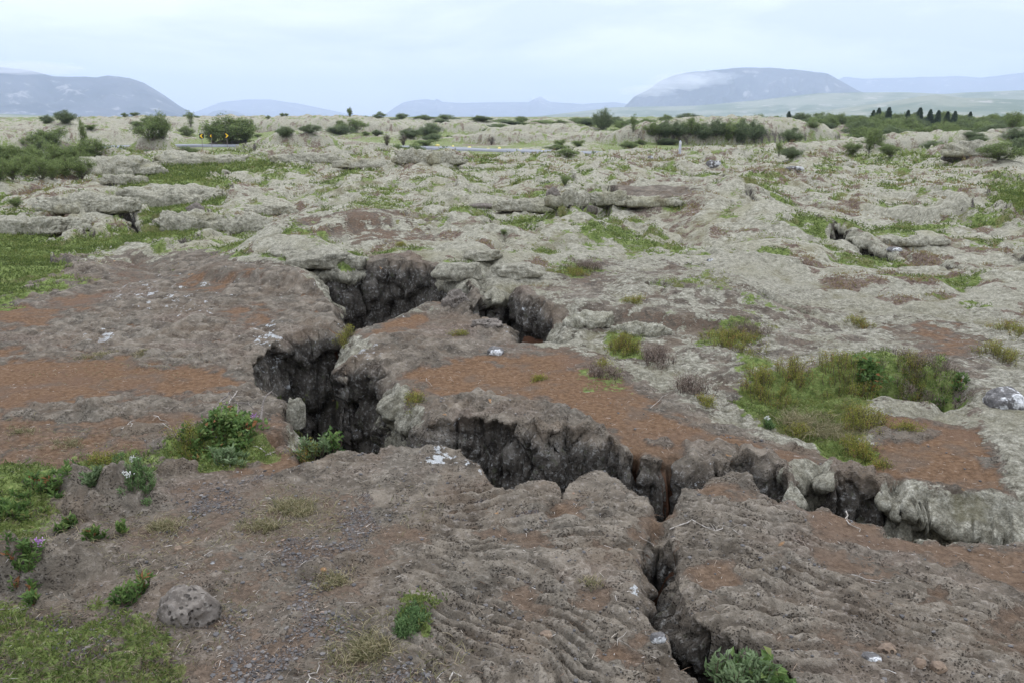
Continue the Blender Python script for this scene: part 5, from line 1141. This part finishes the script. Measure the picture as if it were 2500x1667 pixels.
# grass
def gw(i, j):
    px, py = PXG[i, j], PYG[i, j]; w = np.zeros(px.shape, f32)
    for Pz, s_ in GRASSZ: w = np.maximum(w, s_ * zone(px, py, Pz, 28, noise(GX[i, j] * 4, GY[i, j] * 4, 781)))
    return w
GRASSZ = [([(-200, 1470), (150, 1480), (300, 1520), (420, 1500), (470, 1560), (430, 1700), (-200, 1700)], 1.0), ([(560, 1250), (700, 1180), (830, 1210), (850, 1290), (700, 1330), (560, 1320)], .75), ([(800, 1500), (960, 1500), (980, 1620), (860, 1700), (780, 1660)], .85), ([(740, 1380), (860, 1390), (850, 1440), (750, 1440)], .6),
 ([(-200, 1180), (140, 1180), (200, 1270), (90, 1370), (-200, 1400)], .8), ([(120, 1230), (420, 1260), (560, 1330), (440, 1420), (240, 1390), (140, 1320)], .4), ([(360, 1270), (470, 1270), (470, 1340), (380, 1340)], .8), ([(400, 1440), (560, 1380), (640, 1500), (500, 1640), (420, 1620)], .25),
 ([(60, 850), (420, 850), (520, 900), (300, 940), (60, 930)], .30), ([(0, 1010), (300, 1060), (330, 1110), (0, 1130)], .28), ([(1000, 1560), (1120, 1580), (1120, 1700), (1000, 1700)], .4), ([(960, 1180), (1100, 1250), (1000, 1330), (920, 1260)], .15), ([(1820, 990), (2080, 990), (2120, 1100), (2000, 1090), (1880, 1040)], .6)]
P, r, i, j = scatter(150000, lambda i, j: gw(i, j) * .42, 1.25, 6, rg)
nb_g = noise(P[:, 0] * 3, P[:, 1] * 3, 783)
L = (.028 + .022 * rg.random(len(P))) * (1 + .5 * nb_g); tone = np.clip(.52 + .25 * nb_g + .25 * rg.normal(size=len(P)) * .8 - .25 * (GY[i, j] < 2.3) * (GX[i, j] < -.6), 0, 1)
V, T = blades(P - [0, 0, .004], rg.normal(size=(len(P), 3)) * [.8, .8, .1] + [0, 0, .75], L, .0028, rg, .5)
tag(leaf_obj('grass', V, T, tone, 5, M_GRASS), kind='stuff'); print('grass', len(P))
# straw, dead needles and twiglets on the soil
M_STRAW = leaf_mat('straw', [(0, (.12, .07, .04)), (.5, (.26, .18, .12)), (.85, (.42, .35, .27)), (1, (.6, .56, .5))], trans=0)
P, r, i, j = scatter(120000, lambda i, j: np.clip(m1[i, j, 1] * .35 + m1[i, j, 3] * .25 + gw(i, j) * .4 + .05 * (1 - m1[i, j, 0]), 0, 1) * sm(9, 5, R[i]), 1.25, 8.5, rg)
d = rg.normal(size=(len(P), 3)); d[:, 2] *= .12
V, T = blades(P + [0, 0, .003], d, .012 + .035 * rg.random(len(P)) ** 3, .0016, rg, .25)
tag(leaf_obj('plant_litter', V, T, rg.random(len(P)) ** 1.3, 5, M_STRAW), kind='stuff'); print('straw', len(P))
# gravel: small angular stones
def stone_unit(seed, lev=1):
    bm = bmesh.new(); bmesh.ops.create_icosphere(bm, subdivisions=lev, radius=1); rs = random.Random(seed)
    for v in bm.verts: v.co *= rs.uniform(.72, 1.12)
    V = np.array([v.co[:] for v in bm.verts]); T = np.array([[v.index for v in f.verts] for f in bm.faces]); bm.free(); return V, T
import bmesh
M_STONE = leaf_mat('gravel_stone', [(0, (.055, .052, .05)), (.5, (.125, .118, .112)), (.85, (.20, .18, .16)), (1, (.30, .19, .12))], rough=.9, trans=0)
P, r, i, j = scatter(60000, lambda i, j: np.clip(m1[i, j, 3] * .8 + .03 * (1 - m1[i, j, 0]) * (R[i] < 4.5), 0, 1), 1.25, 5.2, rg)
n = len(P); U = [stone_unit(q) for q in range(5)]; nv = len(U[0][0])
a = rg.random(n) * 6.28; s_ = .0028 + .0075 * rg.random(n) ** 3; sx = s_[:, None] * rg.uniform(.7, 1.3, (n, 3)) * [1, 1, .7]
UV = np.stack([u[0] for u in U])[rg.integers(0, 5, n)] * sx[:, None, :]
ca, sa = np.cos(a)[:, None], np.sin(a)[:, None]
V = np.stack([UV[..., 0] * ca - UV[..., 1] * sa, UV[..., 0] * sa + UV[..., 1] * ca, UV[..., 2]], -1) + (P + [0, 0, .002])[:, None, :]
T = (U[0][1][None] + np.arange(n)[:, None, None] * nv).reshape(-1, 3)
tag(build_mesh('gravel', V.reshape(-1, 3), None, M_STONE, {'tone': np.repeat(np.clip(rg.normal(.45, .2, n), 0, 1), nv)}, None, T, False), kind='stuff'); print('gravel', n)
print('scatter', time.time() - T0)

# ------------------------------------------------------------------ loose rocks
def rock_mat(name, ca, cb, cc, white=0.0, thr=.6):
    m, t, n, l = nt(name); nb = NB(t); tc = nb.new('ShaderNodeTexCoord'); P = tc.outputs['Object']
    a = nb.noise(P, 14, 5, .65); b = nb.noise(P, 50, 4, .7); vd, _ = nb.vor(P, 45)
    pit = nb.math('MULTIPLY', nb.step(vd, .38, .18), nb.step(nb.noise(P, 12, 2), .42, .55))
    col = nb.mix(nb.step(a, .35, .65), ca, cb); col = nb.mix(nb.math('MULTIPLY', nb.step(b, .5, .7), .7), col, cc)
    if white: col = nb.mix(nb.math('MULTIPLY', nb.step(nb.noise(P, 7, 4, .6), thr, thr + .06), white), col, nb.mix(nb.step(b, .4, .6), (.36, .36, .34), (.66, .66, .64)))
    else: col = nb.mix(nb.math('MULTIPLY', pit, .8), col, (.03, .026, .022))
    principled(nb, col, .95, nb.math('SUBTRACT', nb.math('MULTIPLY', b, .5), nb.math('MULTIPLY', pit, .7)), .9, .012, .1); return m
M_ROCKP = rock_mat('pitted_rock', (.10, .085, .07), (.19, .165, .138), (.29, .26, .22))
M_ROCKW = rock_mat('white_crusted_rock', (.09, .085, .08), (.18, .17, .16), (.3, .29, .27), .95, .50)
M_ROCKO = rock_mat('orange_rock', (.16, .12, .09), (.26, .19, .13), (.38, .30, .22))
M_YEL = flat_mat('yellow_paint', (.62, .50, .10), (.75, .66, .30), 9)
def boulder(name, px, py, wpx, asp, hgt, mat, label, cat='rock', sub=4, seed=0, rz=0., D=None, group=None, amp=.18):
    if D is None: x, y, z = S(px, py)
    else:
        d = ray(px, py); k_ = D / math.hypot(d[0], d[1]); x, y = d[0] * k_, d[1] * k_; z = surf(x, y)
    rx = wpx / F * math.hypot(x, y) / 2
    bm = bmesh.new(); bmesh.ops.create_icosphere(bm, subdivisions=sub, radius=1)
    V = np.array([v.co[:] for v in bm.verts]); T = np.array([[v.index for v in f.verts] for f in bm.faces]); bm.free()
    nz = noise3(V[:, 0] * 1.1 + seed, V[:, 1] * 1.1, V[:, 2] * 1.1, 900 + seed); n2_ = noise3(V[:, 0] * 2.6 + seed, V[:, 1] * 2.6, V[:, 2] * 2.6, 950 + seed); n3_ = noise3(V[:, 0] * 8, V[:, 1] * 8, V[:, 2] * 8, 960)
    V = np.sign(V) * np.abs(V) ** .82
    V = V * (1 + amp * 1.3 * nz + amp * .6 * n2_ + .03 * n3_ * (sub > 3))[:, None] * [rx, rx * asp, hgt]
    V[:, 2] = np.maximum(V[:, 2], -hgt * .6)
    o = build_mesh(name, V, None, mat, None, None, T, True); o.location = (x, y, z + hgt * .25); o.rotation_euler = (0, 0, rz)
    tag(o, label, cat, group); return o
boulder('boulder', 458, 1500, 150, .8, .075, M_ROCKP, 'loose pitted grey boulder in the dry grass at lower left', sub=6, seed=3, rz=-.5)
boulder('boulder', 1209, 862, 42, .7, .035, M_ROCKW, 'small white-crusted stone standing on the rust soil behind the middle block', sub=4, seed=5)
boulder('stone', 1606, 1560, 42, .7, .02, M_ROCKW, 'white lichen-covered stone on the lip of the narrow crack', sub=4, seed=6)
boulder('stone', 2128, 1606, 40, .9, .012, M_ROCKW, 'flat white stone among orange stones at lower right', sub=4, seed=8)
for q, (px, py, w) in enumerate([(2165, 1590, 44), (2245, 1625, 28), (2290, 1635, 34)]):
    boulder('stone', px, py, w, .8, .02, M_ROCKO, ['widest orange-brown stone at lower right beside the flat white stone', 'grey and orange stone between the two bright ones at lower right', 'rightmost orange-tinted stone at lower right'][q], sub=4, seed=10 + q)
boulder('stone', 1338, 1550, 46, .6, .012, M_ROCKO, 'bright yellow-orange lichened stone on the ropy front slab', sub=4, seed=15)
boulder('stone', 435, 1340, 20, .8, .010, M_ROCKO, 'orange stone in the gravel of the front slab', sub=3, seed=16); boulder('stone', 512, 1357, 16, .8, .008, M_ROCKP, 'dark red-brown pebble on brown soil near the front slab centre', sub=3, seed=17); boulder('stone', 520, 1374, 12, .8, .006, M_ROCKW, 'pale grey pebble just below the dark red-brown one', sub=3, seed=18)
boulder('boulder', 1742, 408, 32, .6, .16, M_ROCKW, 'dark boulder with white crust in the moss below the marker post', sub=4, seed=20); boulder('boulder', 1940, 416, 40, .5, .08, M_ROCKW, 'flat white-crusted rock in the moss right of the dark boulder', sub=4, seed=21)
boulder('stone', 2183, 618, 34, .6, .03, M_ROCKW, 'white stone lodged in the mossy crack at right', sub=4, seed=22); boulder('stone', 1735, 637, 20, .7, .02, M_ROCKW, 'small white stone on dark rock in the moss right of centre', sub=3, seed=23)
boulder('stone', 1588, 388, 12, .7, .10, M_ROCKW, 'tiny white stone on green turf near the road end', sub=3, seed=24); boulder('boulder', 2450, 985, 80, .9, .07, M_ROCKW, 'dark rock with white lichen at the right edge by the hollow', sub=5, seed=25)
boulder('boulder', 1110, 742, 70, .5, .08, M_ROCKP, 'dark rough rock ridge at the back of the middle block', sub=5, seed=31, rz=.5, amp=.3); boulder('boulder', 1190, 795, 80, .6, .035, M_ROCKP, 'low grey rock with orange spots where the middle block meets the side gap', sub=5, seed=33, rz=-.3, amp=.25)
boulder('boulder', 1350, 488, 36, .7, .16, M_ROCKP, 'bare grey rock face left of the dark opening in the moss', sub=4, seed=26); boulder('boulder', 1445, 522, 26, .7, .12, M_ROCKP, 'narrow grey rock inside the dark opening in the moss', sub=4, seed=27); boulder('boulder', 478, 525, 40, .7, .16, M_ROCKP, 'cracked grey rock with white spots at the right of the left gully', sub=4, seed=28)
boulder('boulder', 1175, 507, 60, .4, .06, M_ROCKP, 'long low bare rock at the left of the central mossy lump', sub=4, seed=29)
for q, (px, py, w, h_) in enumerate([(290, 500, 26, .16), (322, 492, 24, .14), (322, 512, 28, .14), (395, 500, 30, .10), (300, 480, 24, .12)]):
    m_ = boulder('moss_cushion', px, py, w, .9, h_, M_ROCKP, ['lowest left moss cushion on the gully edge', 'round moss cushion under the flat shelf', 'moss cushion below the round one in the left gully', 'single moss cushion under the long flat shelf', 'topmost moss cushion at the shelf corner'][q], 'moss cushion', sub=4, seed=40 + q)
    m_.data.materials.clear(); m_.data.materials.append(M_GROUND); at_ = m_.data.attributes.new('zone_a', 'FLOAT_COLOR', 'POINT'); at_.data.foreach_set('color', np.tile([1, 0, 0, 0], len(m_.data.vertices)).astype(f32)); at_ = m_.data.attributes.new('zone_b', 'FLOAT_COLOR', 'POINT'); at_.data.foreach_set('color', np.tile([0, 0, 0, .6], len(m_.data.vertices)).astype(f32))
for q, (px, py, w, h_, lab) in enumerate([(790, 641, 150, .11, 'widest woolly moss roll hanging over the rear slab edge'), (868, 648, 60, .09, 'round moss lobe on the rear slab edge right of the widest roll'), (702, 628, 95, .09, 'moss roll on the rear slab edge left of the widest roll'), (1120, 672, 120, .10, 'yellow-green moss roll on the right shoulder of the rear slab'), (1180, 628, 90, .07, 'mossy lump at the head of the narrow side gap'), (1262, 668, 120, .08, 'woolly moss bulge right of the narrow side gap')]):
    m_ = boulder('moss_cushion', px, py, w, .75, h_, M_GROUND, lab, 'moss cushion', sub=5, seed=70 + q, amp=.24)
    at_ = m_.data.attributes.new('zone_a', 'FLOAT_COLOR', 'POINT'); at_.data.foreach_set('color', np.tile([1, 0, 0, 0], len(m_.data.vertices)).astype(f32)); at_ = m_.data.attributes.new('zone_b', 'FLOAT_COLOR', 'POINT'); at_.data.foreach_set('color', np.tile([0, 0, 0, .25], len(m_.data.vertices)).astype(f32))
m_ = boulder('moss_cushion', 724, 1030, 42, .8, .12, M_GROUND, 'grey woolly moss lump on the rim of the main fissure', 'moss cushion', sub=5, seed=46)
at_ = m_.data.attributes.new('zone_a', 'FLOAT_COLOR', 'POINT'); at_.data.foreach_set('color', np.tile([1, 0, 0, 0], len(m_.data.vertices)).astype(f32)); at_ = m_.data.attributes.new('zone_b', 'FLOAT_COLOR', 'POINT'); at_.data.foreach_set('color', np.tile([0, 0, 0, 0], len(m_.data.vertices)).astype(f32))

def ledge(px, py, wpx, asp, hgt, label, seed, moss0=-.20, sub=6, name='mossy_ledge', D=None, group=None):
    """a flat-topped block of lava with a woolly moss cap and a dark undercut front"""
    if D is None: x, y, z = S(px, py)
    else:
        d = ray(px, py); k_ = D / math.hypot(d[0], d[1]); x, y = d[0] * k_, d[1] * k_; z = surf(x, y)
    rx = wpx / F * math.hypot(x, y) / 2; ry = rx * asp; y += ry * .8
    bm = bmesh.new(); bmesh.ops.create_icosphere(bm, subdivisions=sub, radius=1)
    V = np.array([v.co[:] for v in bm.verts]); T = np.array([[v.index for v in f.verts] for f in bm.faces]); bm.free()
    h = V[:, 2].copy(); r_ = np.hypot(V[:, 0], V[:, 1]) + 1e-6
    prof = np.clip(1 - np.abs(h) ** 2.3, 0, 1) ** .55 * (1 - .22 * sm(-.05, -.6, h))
    V[:, 0] *= prof / r_; V[:, 1] *= prof / r_
    a, b, c = V[:, 0] * rx, V[:, 1] * ry, h * hgt
    n1 = noise3(a * 1.6 / rx + seed, b * 1.6 / rx, c * 2 / rx, 800 + seed); n2_ = noise3(a * 4.5 / rx + seed, b * 4.5 / rx, c * 7 / rx, 820); n3_ = np.abs(noise3(a * 11 / rx, b * 11 / rx + seed, c * 14 / rx, 830)); n4_ = noise3(a * 26 / rx, b * 26 / rx, c * 26 / rx, 840)
    k_ = 1 + .42 * n1 + .18 * n2_ + .12 * n3_ + .03 * n4_
    W = np.stack([a * k_, b * k_, c + hgt * (.30 * n1 + .20 * n2_ + .16 * n3_ + .05 * n4_) * np.sign(h) * (h > 0)], 1)
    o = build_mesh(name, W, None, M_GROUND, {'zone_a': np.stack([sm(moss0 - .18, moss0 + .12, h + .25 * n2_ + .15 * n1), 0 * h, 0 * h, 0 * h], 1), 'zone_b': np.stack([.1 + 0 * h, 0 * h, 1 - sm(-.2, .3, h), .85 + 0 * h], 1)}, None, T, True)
    o.location = (x, y, z + hgt * .14); o.scale = (1, 1, 1.25 if py > 395 else 1.1); tag(o, label, 'rock', group); return o
for q, (px, py, w, asp, h_, lab) in enumerate([
 (428, 505, 270, .55, .34, 'long flat-topped mossy shelf with dark undercut front above the left green gully'), (440, 566, 150, .6, .22, 'lumpy moss-covered block at the bottom of the left green gully'),
 (262, 432, 200, .6, .50, 'humped mossy rock ledge with dark underside right of the dark thicket'), (455, 405, 190, .5, .42, 'mossy rock mound below the arrow signs'), (290, 452, 95, .5, .16, 'small mossy ledge at the foot of the humped one'),
 (180, 520, 170, .7, .22, 'mossy slab end overhanging the left side of the green gully'), (40, 575, 210, .5, .20, 'low mossy ledge at the left edge above the green hollow'), (600, 568, 150, .45, .16, 'mossy rim with dark underside at the right end of the green gully'), (640, 528, 140, .4, .14, 'mossy lip just above the right end of the green gully'),
 (1010, 398, 110, .5, .34, 'rounded mossy hump with dark gap left of centre, nearest the road'), (1078, 404, 105, .5, .28, 'mossy hump right of the rounded one near the road'), (905, 410, 150, .4, .22, 'low mossy hump left of the rounded one near the road'), (760, 400, 150, .45, .30, 'broken mossy ledge between the gully and the road'),
 (1300, 520, 160, .5, .13, 'big olive-tinged moss lump left of the dark rock opening'), (1390, 512, 90, .6, .13, 'mossy block touching the left side of the dark rock opening'), (1500, 500, 110, .5, .12, 'mossy block at the right side of the dark rock opening'), (1590, 505, 150, .4, .09, 'low mossy lip above the bare dark rock patch'),
 (2400, 384, 150, .4, .5, 'mossy ledge with dark overhang behind the right-edge shrub'),
 (2250, 600, 120, .4, .07, 'moss roll on the far side of the crack at right'), (1560, 820, 130, .5, .06, 'knobbly grey moss lump above the bright crowberry'), (1450, 800, 110, .6, .07, 'grey moss lump with rock showing at the end of the side gap')]):
    ledge(px, py, w, asp, h_, lab, q, sub=6 if q < 20 else 5)

# ------------------------------------------------------------------ dead twigs and the crooked branch
def twig(pts, r, label, name='dead_twig', mat=None, lift=.006, jit=.006, up=None):
    rg_ = random.Random(int(pts[0][0] * 31 + pts[0][1])); W = []
    for q, (a_, b_) in enumerate(pts):
        x, y, z = S(a_, b_); W.append(np.array([x, y, z + lift + (up[q] if up else 0)]))
    c0 = W[0].copy(); P_ = []
    for q in range(len(W) - 1):
        for f in (0, .33, .66): P_.append(W[q] * (1 - f) + W[q + 1] * f + np.array([rg_.gauss(0, jit), rg_.gauss(0, jit), abs(rg_.gauss(0, jit)) * .6]))
    P_.append(W[-1]); n_ = len(P_); mb = MB(); L_ = [p - c0 for p in P_]
    mb.tube(L_, [r * (1 - .7 * q / n_) for q in range(n_)], 5)
    for q in range(1, n_ - 1):
        if rg_.random() < .4:
            e = L_[q] + np.array([rg_.gauss(0, .03), rg_.gauss(0, .03), abs(rg_.gauss(0, .008))]); mb.tube([L_[q], (L_[q] + e) / 2 + np.array([0, 0, .004]), e], [r * .5, r * .4, r * .2], 4)
    o = mb.build(name, mat or M_DEAD); o.location = tuple(c0); tag(o, label, 'branch' if name == 'branch' else 'twig'); return o
twig([(1640, 1295), (1690, 1275), (1745, 1300), (1770, 1293), (1812, 1315)], .0028, 'long pale crooked twig across the top of the right front slab')
twig([(2058, 1258), (2075, 1280), (2098, 1300)], .0035, 'forked tan twig on the rust soil of the right front slab')
twig([(2080, 1405), (2130, 1420), (2180, 1424)], .002, 'thin straw-coloured twig lying on the right front slab')
twig([(300, 1050), (322, 1030), (320, 1045)], .005, 'short bleached white twig on the left slab by the leafy hollow'); twig([(378, 1018), (408, 1030)], .003, 'straight pale stick above the leafy hollow'); twig([(397, 1036), (420, 1050)], .0022, 'second pale stick just below the straight one above the leafy hollow')
twig([(630, 1098), (648, 1105), (650, 1116)], .004, 'hooked white twig on the front slab rim beside the leafy bush'); twig([(652, 1116), (672, 1104)], .004, 'short white twig right of the hooked one'); twig([(560, 1145), (568, 1130)], .003, 'tiny pale stick on brown soil below the leafy bush')
twig([(1830, 843), (1845, 860), (1870, 872)], .003, 'grey twig above the green hollow on the mossy rise'); twig([(2355, 878), (2400, 872), (2435, 890)], .004, 'long pale branch lying on the dark moss at right'); twig([(2310, 830), (2350, 840), (2370, 835)], .002, 'thin pale twig on the rust strip at right')
twig([(1100, 1660), (1105, 1645), (1125, 1652)], .003, 'white curled twig at the bottom edge'); twig([(1185, 1512), (1205, 1506)], .003, 'short white twig on the ropy front slab'); twig([(750, 1667), (775, 1645), (785, 1620)], .003, 'pale branching twig at the bottom edge in the dry grass')
twig([(1510, 1580), (1530, 1545)], .0014, 'thin straight stem left of the white crack stone'); twig([(0, 1495), (60, 1490), (140, 1475)], .0016, 'long straw stem on gravel at lower left'); twig([(1690, 985), (1730, 1000), (1770, 990)], .002, 'pale twig at the edge of the big rust slope'); twig([(1590, 1000), (1620, 970), (1640, 960)], .0018, 'thin grey twig where rust soil meets heather'); twig([(1040, 925), (1055, 945)], .002, 'small dark twig on the rust soil near the block rim'); twig([(1455, 1050), (1475, 1062)], .0015, 'tiny pale twig on the lip of the middle block')
twig([(2400, 950), (2350, 930), (2300, 925)], .002, 'pale twig lying over the heather of the right hollow'); twig([(1560, 1315), (1600, 1335)], .0014, 'thin twig over the soil plug at the head of the crack')
twig([(525, 1048), (535, 1015), (560, 998), (582, 1000)], .0075, 'thick crooked grey branch arching above the leafy bush', 'branch', M_BARK, .02, .008, [0, .05, .07, .03]); twig([(556, 1045), (578, 1048), (585, 1015), (615, 1018), (640, 1025)], .0065, 'second grey branch, lying lower and to the right over the leafy bush', 'branch', M_BARK, .02, .008, [0, .03, .06, .05, .02])
twig([(635, 1035), (645, 1010), (662, 992), (680, 994)], .0075, 'grey branch curving up at the right end over the rust slope', 'branch', M_BARK, .02, .006, [0, .05, .07, .05]); twig([(585, 960), (560, 985), (555, 1000)], .004, 'pale dead branch reaching up onto the left slab', 'branch', M_DEAD, .01, .008)

# ------------------------------------------------------------------ road, marker post, arrow signs, yellow stones
def road():
    P = np.array(ROAD); P = P[(P[:, 1] > 5)]
    t_ = np.linspace(0, len(P) - 1, 160); cx = np.interp(t_, range(len(P)), P[:, 0]); cy = np.interp(t_, range(len(P)), P[:, 1])
    for _ in range(12): cx[1:-1] = (cx[:-2] + cx[1:-1] * 2 + cx[2:]) / 4; cy[1:-1] = (cy[:-2] + cy[1:-1] * 2 + cy[2:]) / 4
    tx, ty = np.gradient(cx), np.gradient(cy); L = np.hypot(tx, ty); nx, ny = -ty / L, tx / L
    V = []; offs = [-2.5, -2.4, -1.2, 0, 1.2, 2.4, 2.5]
    for a_, b_, c_, d_ in zip(cx, cy, nx, ny):
        zc = float(base(np.array(a_), np.array(b_)))
        for q, o_ in enumerate(offs): V.append((a_ + c_ * o_, b_ + d_ * o_, zc + (.16 if 0 < q < 6 else -.1) - .012 * abs(o_)))
    m_ = 7; Q = [(i_ * m_ + j_, (i_ + 1) * m_ + j_, (i_ + 1) * m_ + j_ + 1, i_ * m_ + j_ + 1) for i_ in range(159) for j_ in range(m_ - 1)]
    o = build_mesh('road', np.array(V), np.array(Q), flat_mat('asphalt', (.15, .155, .165), (.21, .215, .225), .6, .55, .1)); tag(o, kind='structure')
road()
M_GREYP = flat_mat('pale_post', (.38, .39, .42), (.5, .5, .53), 6); M_BLACK = flat_mat('black_board', (.015, .015, .015), (.03, .03, .03), 5, .5); M_SIGNY = flat_mat('sign_yellow', (.80, .50, .02), (.85, .56, .04), 3, .5); M_STEEL = flat_mat('steel_tube', (.3, .3, .31), (.4, .4, .41), 8, .5)
def box(mb, x0, x1, y0, y1, z0, z1):
    mb.add([(x0, y0, z0), (x1, y0, z0), (x1, y1, z0), (x0, y1, z0), (x0, y0, z1), (x1, y0, z1), (x1, y1, z1), (x0, y1, z1)], [(0, 3, 2, 1), (4, 5, 6, 7), (0, 1, 5, 4), (1, 2, 6, 5), (2, 3, 7, 6), (3, 0, 4, 7)])
def at_D(px, py, D):
    d = ray(px, py); k_ = D / math.hypot(d[0], d[1]); return d[0] * k_, d[1] * k_, CAMZ + d[2] * k_
x, y, z = at_D(1660, 366, 46); zt = at_D(1660, 345, 46)[2]; z = min(surf(x, y), z)
root = empty('marker_post', (x, y, z)); h_ = zt - z; mb = MB(); mb.tube([(0, 0, -.1), (0, 0, h_ * .5), (0, 0, h_ * .97)], [.075, .07, .06], 10); mb.build('post', M_GREYP, root)
mb = MB(); box(mb, -.065, .065, -.075, -.068, h_ * .78, h_ * .9); mb.build('reflector', M_WHITE, root, False); mb = MB(); mb.tube([(0, 0, h_ * .97), (0, 0, h_ * 1.0)], [.05, .03], 10); mb.build('cap', M_GREYP, root); tag(root, 'pale grey marker post standing alone in the moss beyond the road end', 'post')
for px, pyc, lab, side, wd in ((492, 333, 'leftmost black and yellow arrow sign, pointing left', -1, 9.5), (515, 333, 'small middle black and yellow arrow sign partly in the leaves', -1, 6.5), (553, 332, 'right black and yellow arrow sign, pointing right', 1, 10)):
    D = 78; x, y, z = at_D(px, pyc, D); w_ = wd / F * D; g = surf(x, y); root = empty('arrow_sign', (x, y, g), math.atan2(-x, y) * 1.0)
    zc = z - g; hw = w_ / 2; mb = MB(); box(mb, -hw, hw, -.01, .01, zc - hw * 1.1, zc + hw * 1.1); mb.build('board', M_BLACK, root, False)
    mb = MB(); s = side; a_ = hw * .85
    mb.add([(s * a_, -.014, zc), (0, -.014, zc + a_), (-s * a_ * .75, -.014, zc + a_), (s * a_ * .15, -.014, zc), (-s * a_ * .75, -.014, zc - a_), (0, -.014, zc - a_)], [(0, 1, 2, 3), (0, 3, 4, 5)]); mb.build('arrow', M_SIGNY, root, False)
    mb = MB(); mb.tube([(0, .03, -.2), (0, .03, zc + hw * .9)], [.02, .02], 8); mb.build('pole', M_BARK, root); tag(root, lab, 'road sign', 'arrow signs at the road bend')
for q, (px, py, w_) in enumerate([(1068, 356, 11), (1106, 357, 6), (1146, 357, 10), (1192, 358, 9), (1219, 360, 9), (1271, 362, 8), (1326, 367, 9)]):
    D = np.interp(px, [1068, 1326], [math.hypot(*G(1068, 362)), math.hypot(*G(1326, 373))]) + 4.2
    boulder('yellow_stone', px, py, w_, .8, .20 if q != 4 else .28, M_YEL, ['yellow stone nearest the left end of the straight road', 'smallest yellow stone along the road, second from the left', 'flat yellow stone third from the left along the road', 'pale yellow stone left of the tallest one along the road', 'tallest of the yellow stones along the road', 'yellow stone right of the tallest one along the road', 'rightmost yellow stone along the road, by the green clump'][q], 'stone', sub=2, seed=60 + q, D=float(D), group='yellow stones along the road')

# low cloud clinging to the mountain
def cloud(px, py, D, wpx, hpx, dens, seed):
    m, t, n, l = nt('cloud_vapour'); nb = NB(t); v = nb.new('ShaderNodeVolumePrincipled'); o = nb.new('ShaderNodeOutputMaterial'); v.inputs['Color'].default_value = (1, 1, 1, 1); v.inputs['Density'].default_value = dens
    nb.link(v.outputs[0], o.inputs['Volume']); x, y, z = at_D(px, py, D); rx = wpx / F * D / 2; rz = hpx / F * D / 2
    bm = bmesh.new(); bmesh.ops.create_icosphere(bm, subdivisions=5, radius=1); V = np.array([q.co[:] for q in bm.verts]); T = np.array([[q.index for q in f.verts] for f in bm.faces]); bm.free()
    nz = noise3(V[:, 0] * 1.6 + seed, V[:, 1] * 1.6, V[:, 2] * 1.6, 970 + seed); n2_ = noise3(V[:, 0] * 4 + seed, V[:, 1] * 4, V[:, 2] * 4, 980)
    V = V * (1 + .45 * nz + .22 * n2_)[:, None] * [rx, rx * .5, rz]
    ob = build_mesh('cloud', V, None, m, None, None, T, True); ob.location = (x, y, z); tag(ob, kind='stuff')
for a_ in [(1660, 200, 6300, 150, 34, .004, 1), (1720, 190, 6350, 120, 30, .003, 2), (1590, 222, 6250, 120, 26, .004, 3), (1780, 186, 6400, 60, 16, .002, 4), (30, 166, 5600, 300, 22, .003, 5), (1330, 240, 11000, 70, 12, .002, 6)]: cloud(*a_)
print('done', time.time() - T0)
